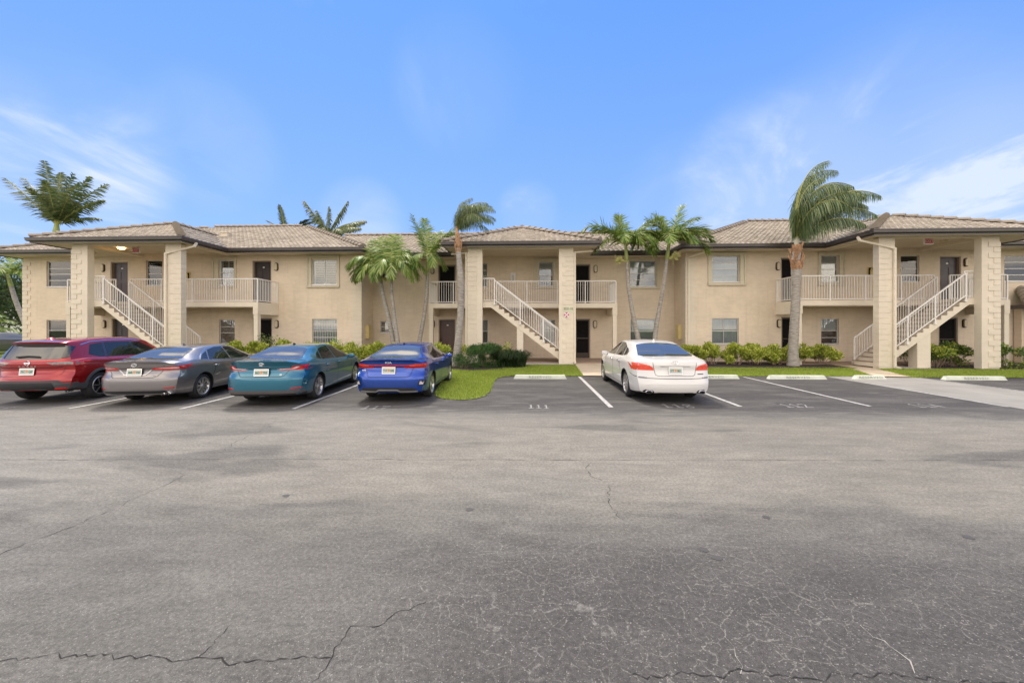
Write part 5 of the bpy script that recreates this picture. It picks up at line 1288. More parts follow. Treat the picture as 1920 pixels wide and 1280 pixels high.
saloon_common(c, dlo_k, [(.44, -.55), (.56, -.64), (1.08, -.54), (1.13, -.3), (1.14, 0), (1.13, .3), (1.08, .54), (.56, .64), (.44, .55), (.40, .3), (.39, 0), (.40, -.3)], pb, 2.98, .93, None, None, None)
c.seams([[(a-c.ax, b) for a, b in l] for l in ([(2.11, .95), (2.11, .45), (2.09, .30)], [(3.12, .92), (3.18, .72), (3.16, .35)], [(1.30, .95), (1.38, .78), (1.32, .64)], [(1.38, .29), (3.14, .285)])])
c.handles([1.45-c.ax, 2.26-c.ax], .86, pb); trunk_lines(c, .60, .95, .50, .645)
c.rear_pair('tail_light', [(.43, .935), (.36, .875), (.40, .85), (.84, .845), (.88, .95), (.80, .965)], M['tail'], grid=.03)
c.rear_pair('light_band', [(.50, .905), (.82, .90), (.84, .945), (.5, .93)], M['tailbright'], off=.007)
c.patch('light_bar', [(-.44, .905), (.44, .905), (.44, .94), (-.44, .94)], 'B', M['tail'], off=.005)
c.both('tail_light', [(.12-c.ax, .85), (.30-c.ax, .87), (.36-c.ax, .92), (.30-c.ax, .965), (.12-c.ax, .965)], M['tail'], grid=.03)
c.plate(.0, .80, 'Y17G86'); c.badge('KIA', .062, 0, .992, M['white'], 1.7, 1.0); c.badge('FORTE', .03, .64, .795, M['chrome'], 1.5)
c.patch('rear_grille', [(-.70, .285), (.70, .285), (.64, .375), (.30, .385), (-.30, .385), (-.64, .375)], 'B', M['black'], off=.004)
c.strip('bumper_trim', [(.70, .285), (.30, .285), (.22, .325), (-.22, .325), (-.30, .285), (-.70, .285)], 'B', M['rim'], .03, off=.012)
c.rear_pair('fog_housing', [(.70, .43), (.84, .42), (.86, .54), (.74, .56)], M['seam'], off=.004)
c.rear_pair('reflector', [(.73, .455), (.81, .45), (.83, .52), (.75, .53)], M['tailclear'], off=.008)
c.both('rear_skirt', [(.16-c.ax, .23), (.62-c.ax, .225), (.60-c.ax, .25), (.16-c.ax, .26)], M['black'])
c.antenna(1.36-c.ax, M['seam'], .05); c.wheels(spoke_n(5, .014, .028, 0, .16))
# white saloon --------------------------------------------------------------------
pw = carpaint('paint_white', (.70, .69, .66), .0, .3)
c = Car('parked_car', 'white four door saloon parked alone in bay 118, right of the empty bay', 'car', (3.28, 10.15), heading(.3), dict(scale=(1.0, .93, .945), L=4.975, W=1.89, ax=1.14, wb=2.935, R=.345, Rr=.235, wr=.64, zm=.66, tuck=.05, rimmat=[M['rim'], M['rimdark']],
    zt=[(0, 1.06), (.22, 1.085), (.48, 1.11), (.72, 1.15), (1.05, 1.28), (1.45, 1.41), (1.85, 1.465), (2.3, 1.475), (2.9, 1.42), (3.3, 1.26), (3.7, 1.09), (4.2, 1.01), (4.7, .88), (4.975, .72)],
    zb=[(0, .96), (.4, 1.0), (1.0, 1.01), (1.6, 1.0), (2.6, .97), (3.4, .95), (4.3, .89), (4.975, .64)],
    wm=[(0, .91), (.35, .97), (.9, .995), (1.4, 1.0), (3.9, 1.0), (4.6, .95), (4.975, .84)], zs=[(0, .27), (.5, .22), (1.2, .20), (3.7, .19), (4.975, .22)],
    xr=[(.2, .10), (.29, .03), (.40, 0), (.50, .004), (.60, .02), (.615, .045), (.63, .03), (.70, .05), (.84, .07), (.90, .06), (1.0, .075), (1.06, .10), (1.2, .10)], rc=.26, rn=3.2), pw, 'cars parked in front of the building')
dlo_g = ([(2.52, 1.02), (3.42, 1.0), (3.05, 1.25), (2.78, 1.37), (2.52, 1.395)], [(1.60, 1.05), (2.46, 1.025), (2.46, 1.40), (2.1, 1.39), (1.76, 1.30)], [(1.26, 1.09), (1.55, 1.055), (1.70, 1.28), (1.52, 1.24), (1.33, 1.17)])
saloon_common(c, dlo_g, [(.56, -.60), (.72, -.70), (1.36, -.565), (1.43, -.3), (1.44, 0), (1.43, .3), (1.36, .565), (.72, .70), (.56, .60), (.52, .3), (.51, 0), (.52, -.3)], pw, 3.36, .97, None, None, None)
c.seams([[(a-c.ax, b) for a, b in l] for l in ([(2.49, 1.0), (2.49, .45), (2.47, .30)], [(3.50, .95), (3.58, .75), (3.55, .35)], [(1.62, 1.0), (1.66, .80), (1.58, .66)], [(1.6, .305), (3.52, .30)])])
c.handles([1.78-c.ax, 2.64-c.ax], .90, M['chrome'])
trunk_lines(c, .52, .98, .44, .67)
c.rear_pair('tail_light', [(.50, .80), (.92, .795), (.93, .96), (.80, .965), (.60, .915), (.52, .87)], M['tailbright'], grid=.03)
c.rear_pair('tail_light', [(.56, .912), (.80, .962), (.86, .995), (.76, 1.0), (.62, .965)], M['tailclear'], grid=.03, off=.006)
c.both('tail_light', [(.14-c.ax, .81), (.40-c.ax, .86), (.56-c.ax, .95), (.50-c.ax, .965), (.14-c.ax, .955)], M['tailbright'], grid=.03)
c.strip('bumper_groove', [(.93, .645), (.80, .615), (0, .605), (-.80, .615), (-.93, .645)], 'B', M['seam'], .014)
for ax in 'RL': c.strip('bumper_groove', [(.12-c.ax, .63), (.42-c.ax, .655), (.66-c.ax, .70)], ax, M['seam'], .012)
c.strip('boot_trim', [(.36, .90), (-.36, .90)], 'B', M['rim'], .016, off=.006)
c.plate(.0, .80, '377BE1'); c.ring_emblem(0, .985, .085, .035, 'slant'); c.badge('GENESIS', .030, -.62, .715, M['rimdark'], 1.5)
c.strip('boot_crease', [(.70, .44), (.55, .47), (-.55, .47), (-.70, .44)], 'B', simple('crease_white', (.5, .5, .48), .5), .006)
c.rear_pair('exhaust_surround', [(.50, .285), (.54, .335), (.70, .345), (.76, .30), (.72, .27), (.52, .27)], M['seam'], off=.006)
c.exhaust(.045-c.ax, .63, .295, .085, .04); c.exhaust(.045-c.ax, -.63, .295, .085, .04)
c.antenna(1.62-c.ax, pw, .075); c.wheels(spoke_n(11, .012, .017, 0, .055))
# red SUV ---------------------------------------------------------------------------
pr = carpaint('paint_red', (.31, .002, .005), .5, .26)
c = Car('parked_suv', 'red SUV with dark lower cladding, leftmost of the parked cars', 'car', (-11.30, 9.26), heading(8.0), dict(scale=(.93, .91, .875), L=4.65, W=1.86, ax=.96, wb=2.705, R=.365, Rr=.245, wr=.66, zm=.72, tuck=.03, fl=1.5,
    zt=[(0, 1.60), (.3, 1.645), (.8, 1.68), (1.5, 1.70), (2.2, 1.685), (2.7, 1.60), (3.1, 1.38), (3.45, 1.17), (3.9, 1.10), (4.4, 1.0), (4.65, .86)],
    zb=[(0, 1.10), (.5, 1.13), (1.2, 1.10), (2.0, 1.07), (3.0, 1.05), (3.8, 1.0), (4.65, .78)],
    wm=[(0, .94), (.35, .985), (.9, 1.0), (3.7, 1.0), (4.3, .96), (4.65, .86)], zs=[(0, .36), (.4, .30), (1.0, .26), (3.4, .24), (4.65, .28)],
    xr=[(.28, .10), (.40, .03), (.52, .0), (.64, 0), (.70, .03), (.76, .07), (.90, .085), (1.0, .07), (1.08, .075), (1.14, .11), (1.30, .20), (1.45, .29), (1.53, .33), (1.555, .24), (1.60, .22), (1.7, .22)], rc=.26, rn=3.6), pr, 'cars parked in front of the building')
X = c.ax
for poly in ([(2.14, 1.13), (3.08, 1.10), (2.70, 1.38), (2.42, 1.51), (2.14, 1.545)], [(1.20, 1.15), (2.06, 1.135), (2.06, 1.55), (1.30, 1.55)], [(.70, 1.24), (.95, 1.16), (1.12, 1.155), (1.20, 1.545), (.86, 1.50)]):
    c.both('side_window', [(a-X, b) for a, b in poly], M['autoglass'], grid=.09)
c.both('door_pillar', [(1.13-X, 1.155), (1.19-X, 1.15), (1.29-X, 1.55), (1.21-X, 1.548)], M['blackgloss']); c.both('door_pillar', [(2.06-X, 1.135), (2.14-X, 1.13), (2.14-X, 1.55), (2.06-X, 1.552)], M['blackgloss'])
c.patch('rear_window', [(-.66, 1.17), (-.60, 1.145), (.60, 1.145), (.66, 1.17), (.60, 1.51), (.50, 1.53), (-.50, 1.53), (-.60, 1.51)], 'B', carglass('tailgate_glass', (.02, .022, .024), 1.95))
c.patch('spoiler_shade', [(-.52, 1.47), (.52, 1.47), (.50, 1.525), (-.50, 1.525)], 'B', M['seam'], off=.007)  # black strip: the spoiler's shade painted across the top of the glass
c.rear_pair('window_surround', [(.64, 1.17), (.765, 1.19), (.68, 1.46), (.61, 1.50)], M['blackgloss'], off=.014, grid=.025)
for sg in (-1, 1):
    pass
c.strip('rear_wiper', [(.30, 1.195), (.05, 1.215), (-.22, 1.20)], 'B', M['seam'], .035, off=.03)
c.mirrors(3.05-X, 1.05, pr, .09, .12, .085)
c.seams([[(a-X, b) for a, b in l] for l in ([(2.10, 1.12), (2.10, .60), (2.06, .46)], [(3.20, 1.05), (3.26, .80), (3.22, .5)], [(1.16, 1.14), (1.30, .95), (1.36, .80)])])
c.handles([1.42-X, 2.28-X], .98, pr)
c.rear_pair('tail_light', [(.40, 1.06), (.52, 1.005), (.88, 1.0), (.90, 1.09), (.75, 1.075)], M['tailsmoke'], grid=.03)
c.both('tail_light', [(.14-X, 1.005), (.60-X, 1.05), (.70-X, 1.10), (.14-X, 1.09)], M['tail'], grid=.03)
c.strip('gate_gap', [(.70, .96), (.62, .93), (-.62, .93), (-.70, .96)], 'B', M['seam'], .02); c.strip('gate_gap', [(.74, .95), (.70, .80), (.64, .715), (-.64, .715), (-.70, .80), (-.74, .95)], 'B', M['seam'], .008)
c.plate(.0, .84, '75CQIP'); c.ring_emblem(0, 1.055, .055, .055, 'ringbar'); c.badge('ROGUE', .055, 0, .965, M['chrome'], 1.2, 2.2)
c.patch('bumper_cladding', [(-.93, .30), (.93, .30), (.93, .50), (.74, .50), (.66, .575), (-.66, .575), (-.74, .50), (-.93, .50)], 'B', M['greyplastic'], off=.006)
c.patch('rear_skid', [(-.56, .31), (.56, .31), (.62, .36), (.56, .55), (-.56, .55), (-.62, .36)], 'B', M['black'], off=.010)
c.strip('bumper_trim', [(.93, .52), (.76, .52), (.66, .60), (-.66, .60), (-.76, .52), (-.93, .52)], 'B', M['greyplastic'], .03, off=.012)
c.patch('tow_slot', [(-.12, .745), (.0, .745), (.0, .77), (-.12, .77)], 'B', M['seam'], off=.003)
c.rear_pair('reflector', [(.58, .38), (.80, .385), (.78, .425), (.62, .425)], M['tail'], off=.016)
c.both('side_cladding', [(.12-X, .31), (.56-X, .30), (.60-X, .50), (.12-X, .50)], M['greyplastic'], off=.008)
c.both('side_cladding', [(1.38-X, .27), (3.28-X, .26), (3.28-X, .40), (1.38-X, .42)], M['greyplastic'], off=.008)
Rw = .365+.045
for wx in (0, 2.705):
    for ax in 'RL':
        pin = arc(wx, .375, Rw, -8, 188, 22); pout = arc(wx, .375, Rw+.075, 188, -8, 22)
        for i in range(22):
            pass
        mb = MB(); Q = []
        for k in range(27):
            a = radians(-10+200*k/26); row = []
            for rr in (Rw+.001, Rw+.03, Rw+.075):
                h = c.hit(wx+rr*cos(a), .375+rr*sin(a), ax)
                row.append(None if h is None else h[0]+h[1]*(.016 if rr < Rw+.07 else .004))
            Q.append(row)
        for r0, r1 in zip(Q, Q[1:]):
            for j in range(2):
                if all(q is not None for q in (r0[j], r1[j], r1[j+1], r0[j+1])): mb.quad(r0[j], r1[j], r1[j+1], r0[j+1])
            if r0[0] is not None and r1[0] is not None:
                sg = -1 if ax == 'R' else 1; mb.quad(r0[0], r1[0], r1[0]-Vector((0, sg*.05, 0)), r0[0]-Vector((0, sg*.05, 0)))
        mb.build('wheel_arch_trim', M['greyplastic'], c.root, smooth=True, weld=True, angle=40)
for ax in 'RL': c.strip('roof_trim', [(a-X, b) for a, b in ((.62, 1.50), (.9, 1.575), (1.4, 1.605), (2.2, 1.60), (2.6, 1.50))], ax, M['chrome'], .014, off=.006)
mb = MB(); zr_ = c.hit(.62-X, 0, 'T')[0].z; mb.lathe([(.001, .04), (.03, .035), (.07, 0), (.08, -.02)], 16, 'z', (.62-X, 0, zr_)); mb.v = [((x-(.62-X))*1.6+.62-X, y, z) for x, y, z in mb.v]; mb.build('antenna_fin', pr, c.root, smooth=True)
c.P['rimmat'] = [M['rimdark'], M['rim']]
def suv_spoke(r, wx, yo, sg, Rt, Rr):
    spoke_n(6, .022, .05, .35, 0, 0)(r, wx, yo, sg, Rt, Rr)
    f = spoke_n(6, .004, .006, .35, 0, 1, .034)
    n0 = len(r.v); f(r, wx, yo+sg*.003, sg, Rt, Rr)
    r.lathe([(Rr+.008, yo-sg*.008), (Rr-.004, yo+sg*.003), (Rr-.012, yo+sg*.001)], 48, 'y', (wx, 0, Rt), 1)
c.wheels(suv_spoke, .235)
c.exhaust(.25-X, -.70, .30, .03, .022)
# ------------------------------------------------------------------ palms, hedges, trees
def frond(mb, st, o, az, el, length, droop, nleaf, ll, lw, hang, wind=(0, 0, 0), r=R, fwd=.55, arcseg=16, base=.12, split=1.0, plum=0, lwf=1.0, cw=.3):
    """pinnate frond: mb leaflets, st stem. az/el degrees"""
    d = Vector((cos(radians(el))*cos(radians(az)), cos(radians(el))*sin(radians(az)), sin(radians(el)))); p = Vector(o); wv = Vector(wind)
    P = [p.copy()]; Dr = [d.copy()]; ds = length/arcseg
    for i in range(arcseg):
        k = (i+1)/arcseg
        d = (d+(Vector((0, 0, -1))*droop+wv*.7)*(cw+(1.6-2*cw)*k)*ds/length*1.5).normalized(); p = p+d*ds; P.append(p.copy()); Dr.append(d.copy())
    st.tube(P, [.028*(1-.85*i/arcseg)*(length/2.2) for i in range(arcseg+1)], 5)
    for i in range(nleaf):
        t = base+(1-base)*(i+.5)/nleaf; f = t*arcseg; j = min(arcseg-1, int(f)); q = P[j].lerp(P[j+1], f-j); d = Dr[j].lerp(Dr[j+1], f-j).normalized()
        side = d.cross(Vector((0, 0, 1)))
        if side.length < .15: side = d.cross(Vector((sin(az), cos(az), .2)))
        side.normalize(); upv = side.cross(d)
        prof = (max(0, 1-abs((t-.45)/.58)**2.4))*.85+.22
        for sg in (-1, 1):
            L0 = ll*prof*r.uniform(.8, 1.12)
            ld = (side*sg*(1-.25*t)+d*(fwd+.5*t)+upv*r.uniform(-.1, .35)+upv*plum*r.uniform(-1, 1)+Vector((0, 0, -1))*hang*r.uniform(.4, 1.1)+wv*lwf*r.uniform(.5, 1.3)).normalized()
            wd = (d-ld*d.dot(ld)); 
            if wd.length < .05: wd = upv
            wd = wd.normalized()*lw/2*r.uniform(.8, 1.2); a = q; seg = 3; n = len(mb.v); w_ = (.55, 1, .75, .06)
            for s in range(seg+1):
                mb.v.append(tuple(a-wd*w_[s])); mb.v.append(tuple(a+wd*w_[s]))
                ld = (ld+Vector((0, 0, -1))*hang*.38*r.uniform(.6, 1.3)+wv*lwf*.12).normalized(); a = a+ld*L0/seg
            for s in range(seg): mb.f.append((n+2*s, n+2*s+1, n+2*s+3, n+2*s+2)); mb.m.append(0)
def palm(name, base, bends, radii, fronds, label, group=None, bark='trunkbark', leafm='frond_bright', shaft=None, loc_rings=True, extra=None, ll=.55, lw=.045, nleaf=34, hang=.5, wind=(0, 0, 0), fwd=.55, cat='palm tree', seed=1, plum=0, lwf=1.0, cw=.3):
    """base: (x,y); bends: trunk centreline points [(x,y,z)...] world coords; fronds: (az, el, len, droop)"""
    r = random.Random(seed); e = empty(name, (base[0], base[1], 0), 0, label, cat, group); o = Vector((base[0], base[1], 0))
    pts = [Vector(p)-o for p in bends]; T = MB(); n = len(pts)
    # resample smooth
    Q = []; RR = []; K = 10
    for i in range(n-1):
        p0 = pts[max(0, i-1)]; p1 = pts[i]; p2 = pts[i+1]; p3 = pts[min(n-1, i+2)]
        for k in range(K):
            t = k/K; Q.append(.5*((2*p1)+(p2-p0)*t+(2*p0-5*p1+4*p2-p3)*t*t+(3*p1-p0-3*p2+p3)*t**3)); RR.append((radii[i]*(1-t)+radii[i+1]*t))
    Q.append(pts[-1]); RR.append(radii[-1])
    q2 = []; r2 = []
    for (a, b, ra, rb) in zip(Q, Q[1:], RR, RR[1:]):
        m = max(1, int((b-a).length/.05))
        for k in range(m): q2.append(a.lerp(b, k/m)); r2.append((ra+(rb-ra)*k/m)*(1.045 if (len(q2) % 3 == 0) else 1.0)*r.uniform(.985, 1.015))
    q2.append(Q[-1]); r2.append(RR[-1])
    T.tube(q2, r2, 14); T.build('trunk', M[bark], e, smooth=True, angle=35)
    top = pts[-1]; d = (pts[-1]-pts[-2]).normalized()
    if shaft:
        L_, ra, rb, mat = shaft; S = MB(); S.tube([top-d*.03, top+d*L_*.15, top+d*L_*.55, top+d*L_], [ra*1.0, ra*1.08, ra*.92, rb], 14); S.build('crownshaft', M[mat], e, smooth=True); top = top+d*L_*.9
    leaf = MB(); st = MB()
    for fr in fronds:
        az, el, ln, dr = fr[:4]; sc = ln/2.0; w_ = fr[4] if len(fr) > 4 else wind
        frond(leaf, st, top, az, el, ln, dr, int(nleaf*max(.6, min(1.3, sc))), ll*(.75+.25*sc), lw, hang, w_, r, fwd, plum=plum, lwf=lwf, cw=cw)
    leaf.build('fronds', M[leafm], e, fixn=False); st.build('frond_stems', M['rachis'], e, smooth=True)
    if extra: extra(e, pts, d)
    return e
def flowers(off, rad, n, length):
    def f(e, pts, d):
        c = pts[-1]-d*.02; mb = MB(); r = random.Random(5); v = Vector(off)
        for i in range(n):
            a = (v.normalized()+Vector((r.gauss(0, .5), r.gauss(0, .5), r.gauss(0, .45)))).normalized(); l = length*r.uniform(.5, 1); p = c+a*l*.5; 
            mb.tube([c+v*.15, c+v*.5+a*l*.3, c+v*.6+a*l], [.012, .008, .004], 4)
            for k in range(5):
                b = (a+Vector((r.gauss(0, .6), r.gauss(0, .6), r.gauss(0, .6)))).normalized(); q = c+v*.5+a*l*r.uniform(.3, 1); mb.tube([q, q+b*.09], [.008, .006], 4)
        mb.build('flower_stalk', M['berry'], e)
    return f
def flowers_boots(e, pts, d):
    r = random.Random(3); mb = MB(); top = pts[-1]
    for i in range(46):                    # persistent old leaf bases
        a = r.uniform(0, 2*pi); h = r.uniform(-1.05, -.02); u = Vector((cos(a), sin(a), 0)); rr = .17+.10*max(0, 1-abs(h+.45)/.5); p = top+Vector((0, 0, h))+u*rr*.75
        t = Vector((-sin(a), cos(a), 0)); l = r.uniform(.16, .34); w_ = r.uniform(.05, .10)
        q = p+u*.10+Vector((0, 0, l)); mb.prism([p-t*w_, p+t*w_, q+t*w_*.5, q-t*w_*.5], u*.03)
    mb.build('old_leaf_bases', M['boot'], e)
# --- two Christmas palms at the middle right
adon = lambda rot, s=1, dr=2.2: [(rot+72*k, 62-6*(k % 2), 1.65*s, dr) for k in range(5)]+[(rot+36+90*k, 38, 1.6*s, dr*.9) for k in range(4)]+[(rot+20, 84, 1.2*s, .3)]
palm('palm_tree', (5.42, 19.3), [(5.42, 19.3, 0), (5.3, 19.3, .9), (5.02, 19.3, 2.2), (4.78, 19.3, 3.7), (4.70, 19.3, 4.92)], [.16, .12, .105, .085, .07],
     [(180, 56, 2.5, 1.5), (190, 40, 1.9, 1.9), (8, 60, 2.3, .9), (-25, 46, 1.8, 2.2), (165, 78, 1.6, .1, (-.1, 0, 0)), (120, 72, 1.7, .3), (60, 58, 1.8, 1.1), (-70, 60, 1.5, 2.6), (-110, 66, 1.4, 2.8), (15, 36, 1.8, 1.8), (150, 62, 1.7, 1.3), (-10, 66, 1.9, 2.2), (0, 46, 2.3, 1.3), (175, 60, 2.0, 1.6), (-50, 60, 1.8, 2.6)],
     'palm leaning left before the window, left one of the pair behind the white sedan', 'slender palms with green crownshafts', shaft=(.78, .085, .06, 'shaft'), extra=flowers((-.38, -.1, .02), .2, 44, .46), ll=.66, lw=.038, nleaf=70, hang=.30, wind=(.18, 0, 0), seed=2, plum=.4)
palm('palm_tree', (5.98, 19.3), [(5.98, 19.3, 0), (6.0, 19.3, .9), (6.15, 19.3, 2.1), (6.42, 19.3, 3.6), (6.6, 19.3, 5.0)], [.14, .115, .10, .085, .07],
     [(180, 50, 1.9, 2.2), (170, 68, 1.7, 1.2), (5, 52, 2.3, 1.3), (-10, 34, 2.1, 1.9), (20, 74, 2.0, .1, (.20, 0, 0)), (60, 62, 1.8, .9), (-60, 60, 1.4, 2.8), (-110, 55, 1.5, 2.6), (10, 62, 2.1, .9), (200, 40, 1.5, 2.4), (-20, 66, 1.7, 2.2), (120, 70, 1.6, .5), (-5, 46, 2.3, 1.6), (175, 42, 2.1, 1.8), (-60, 56, 1.8, 2.6), (150, 72, 1.7, .8)],
     'palm leaning right, right one of the pair behind the white sedan', 'slender palms with green crownshafts', shaft=(.80, .09, .065, 'shaft'), extra=flowers((.38, -.1, .16), .2, 44, .44), ll=.66, lw=.038, nleaf=70, hang=.30, wind=(.18, 0, 0), seed=4, plum=.4)
# --- twin palms and third on the left
palm('palm_tree', (-6.45, 18.9), [(-6.45, 18.9, 0), (-6.5, 18.9, 1.0), (-6.72, 18.9, 2.2), (-6.98, 18.9, 3.2), (-7.12, 18.9, 3.95)], [.13, .115, .10, .095, .09],
     [(180, 52, 1.9, 3.1), (195, 40, 1.55, 2.9), (150, 66, 1.6, 2.3), (90, 80, 1.7, .5), (60, 72, 1.6, 1.3), (-80, 46, 1.5, 3.4), (-120, 50, 1.6, 3.4), (-40, 55, 1.5, 3.2), (215, 62, 1.9, 2.6), (110, 62, 1.4, 2), (175, 60, 2.1, 2.4), (165, 40, 1.7, 2.4), (130, 76, 1.8, .9)],
     'left and lower trunk of the twin palms behind the blue saloon', 'slender palms with green crownshafts', shaft=(.62, .10, .07, 'shaft'), ll=.62, lw=.034, nleaf=78, hang=.62, seed=6, plum=.45)
palm('palm_tree', (-6.2, 18.7), [(-6.2, 18.7, 0), (-6.22, 18.7, 1.0), (-6.38, 18.7, 2.3), (-6.5, 18.7, 3.3), (-6.52, 18.7, 3.9)], [.12, .105, .085, .075, .07],
     [(10, 55, 1.8, 2.9), (-15, 42, 1.7, 2.9), (0, 66, 1.7, 2.4), (95, 82, 1.7, .4), (120, 74, 1.8, .7), (160, 70, 1.7, 1.4), (-70, 50, 1.5, 3.6), (-100, 60, 1.6, 3.4), (-30, 56, 1.7, 3.3), (60, 66, 1.7, 1.2), (30, 46, 1.8, 2.6), (-135, 52, 1.4, 3.2), (5, 46, 2.1, 2.0), (80, 76, 1.9, .8), (140, 66, 1.8, 1.3)],
     'right trunk of the twin palms behind the blue saloon, with a pale flower tuft', 'slender palms with green crownshafts', shaft=(.70, .08, .06, 'shaftgrey'), extra=flowers((-.3, -.15, .14), .2, 14, .3), ll=.62, lw=.034, nleaf=78, hang=.62, seed=8, plum=.45)
palm('palm_tree', (-5.5, 19.4), [(-5.5, 19.4, 0), (-5.35, 19.4, 1.1), (-5.12, 19.4, 2.4), (-5.0, 19.4, 3.5), (-4.96, 19.4, 4.5)], [.12, .105, .09, .085, .08],
     [(172, 70, 2.3, .15), (130, 80, 2.0, .2), (20, 62, 2.2, .8), (30, 64, 2.0, 1.0), (15, 58, 1.9, 1.6), (60, 70, 1.8, .8), (-60, 40, 1.3, 3.2), (180, 40, 1.4, 3.0), (-120, 40, 1.4, 3.2), (-10, 30, 1.3, 2.8)],
     'tall slender palm with upright fronds just right of the twin palms', 'slender palms with green crownshafts', shaft=(.75, .09, .07, 'shaft'), ll=.56, lw=.034, nleaf=78, hang=.40, seed=9, plum=.35)
# --- queen palm by the middle pillar
wq = (.7, 0, 0)
def small_boots(e, pts, d):
    r = random.Random(9); mb = MB(); top = pts[-1]
    for i in range(26):
        a = r.uniform(0, 2*pi); h = r.uniform(-.28, .45); u = Vector((cos(a), sin(a), 0)); rr = .10+.05*max(0, 1-abs(h)/.3); p = top+Vector((0, 0, h))+u*rr*.7; t = Vector((-sin(a), cos(a), 0)); l = r.uniform(.12, .28); w_ = r.uniform(.03, .055)
        q = p+u*.06+Vector((0, 0, l)); mb.prism([p-t*w_, p+t*w_, q+t*w_*.4, q-t*w_*.4], u*.02)
    mb.build('old_leaf_bases', M['boot'], e)
palm('palm_tree', (-3.2, 17.45), [(-3.2, 17.45, 0), (-3.12, 17.45, .9), (-3.0, 17.45, 2.2), (-2.98, 17.45, 3.6), (-3.06, 17.45, 4.7), (-3.1, 17.45, 5.25)], [.22, .16, .145, .145, .12, .09],
     [(90, 89, 1.67, .25, (.9, 0, -1.3)), (0, 74, 2.02, 1.3, (1.0, 0, 0)), (10, 66, 2.11, 1.3, wq), (-8, 58, 2.11, 1.3, wq), (20, 50, 2.02, 1.2, wq), (0, 44, 1.85, 1.3, wq), (-20, 72, 1.85, 1.8, wq), (30, 76, 1.76, 1.8, (.7, 0, 0)), (-30, 55, 1.58, 1.8, wq), (15, 36, 1.58, 1.4, wq), (160, 86, 1.32, 1.7, (.5, 0, 0)), (-90, 84, 1.41, 2.0, (.8, 0, 0)), (5, 80, 1.85, 1.9, (1.0, 0, 0)), (20, 62, 1.76, 1.8, wq), (0, 84, 1.58, 2.2, (.9, 0, 0))],
     'tall queen palm with grey trunk and wind swept crown beside the middle pillar', 'wind swept queen palms', shaft=(.95, .10, .045, 'boot'), leafm='frond_dark', ll=.46, lw=.015, nleaf=72, hang=1.5, wind=wq, fwd=.15, seed=11, plum=.5, lwf=.2, cw=.1, extra=small_boots)
# --- big queen palm on the right
wr_ = (.55, 0, 0)
palm('palm_tree', (11.66, 18.07), [(11.66, 18.07, 0), (11.66, 18.07, .8), (11.72, 18.07, 2.0), (11.78, 18.07, 3.3), (11.8, 18.07, 4.3), (11.8, 18.07, 5.2)], [.25, .19, .175, .17, .20, .13],
     [(90, 88, 4.2, 1.25, (.75, 0, 0)), (80, 86, 4.4, 1.35, (1.1, 0, 0)), (20, 80, 4.3, 1.45, (1.2, 0, 0)), (0, 72, 4.1, 1.5, (.9, 0, 0)), (-10, 62, 4.2, 1.3, (.7, 0, 0)), (10, 54, 4.2, 1.15, (.5, 0, 0)), (0, 46, 3.9, 1.1, (.45, 0, 0)), (-8, 40, 3.0, 1.1, (.4, 0, 0)), (-30, 72, 3.5, 1.7, (.8, 0, 0)), (30, 68, 3.7, 1.5, (.8, 0, 0)), (120, 87, 3.3, 1.5, (.55, 0, 0)), (-120, 87, 3.0, 1.6, (.6, 0, 0)), (100, 84, 3.6, 1.8, (.7, 0, 0)), (-70, 84, 3.4, 2.0, (.9, 0, 0)), (5, 64, 4.0, 1.5, (.8, 0, 0)), (-50, 76, 3.0, 2.4, (.9, 0, 0)), (40, 76, 3.2, 2.3, (1.0, 0, 0)), (0, 84, 3.2, 2.3, (1.2, 0, 0)), (10, 74, 2.6, 2.5, (1.0, 0, 0)), (160, 89, 2.6, 1.8, (.4, 0, 0))],
     'large queen palm with ringed grey trunk and shaggy brown boots at the right', 'wind swept queen palms', shaft=(.50, .09, .06, 'shaftgrey'), leafm='frond_dark', ll=.60, lw=.030, nleaf=72, hang=1.8, wind=wr_, fwd=.12, seed=13, plum=.6, lwf=.2, cw=.08, extra=flowers_boots)
# --- palms behind the building
palm('palm_tree', (-34.9, 28), [(-34.9, 28, 0), (-34.9, 28, 4), (-35, 28, 7.2), (-34.9, 28, 8.3)], [.3, .24, .22, .2],
     [(180, 44, 5.4, .12), (176, 56, 4.6, .25), (170, 76, 5.0, .06), (100, 86, 4.0, .1), (20, 78, 4.0, .2), (5, 62, 4.3, .3), (0, 46, 4.9, .35), (-5, 34, 4.4, .4), (5, 24, 3.2, .5), (-60, 70, 3.2, .6), (-100, 70, 2.8, .9), (170, 64, 3.4, .3), (-20, 52, 4.2, .5), (40, 56, 3.4, .6)],
     'large royal palm rising above the roof at the far left', 'palms showing above the roof', shaft=(1.1, .2, .12, 'shaft'), leafm='frond_back', ll=.56, lw=.085, nleaf=46, hang=.55, fwd=.5, seed=15, plum=.35)
palm('palm_tree', (-17.5, 34), [(-17.5, 34, 0), (-17.5, 34, 4), (-17.5, 34, 8.9)], [.3, .24, .2],
     [(172, 58, 3.9, .2), (165, 70, 2.6, .5), (180, 46, 2.0, 1.2), (20, 66, 3.6, .25), (95, 86, 2.6, .2), (8, 38, 3.6, .55), (-5, 28, 3.2, .6), (-30, 34, 2.5, 1.2), (-80, 50, 2.0, 2.0), (-130, 45, 2.0, 2.2), (30, 48, 2.8, .7), (150, 50, 1.8, 1.4)],
     'palm with five spread fronds showing above the left roof ridge', 'palms showing above the roof', shaft=(.9, .2, .12, 'shaft'), leafm='frond_back', ll=.60, lw=.08, nleaf=66, hang=1.0, seed=16, plum=.3)
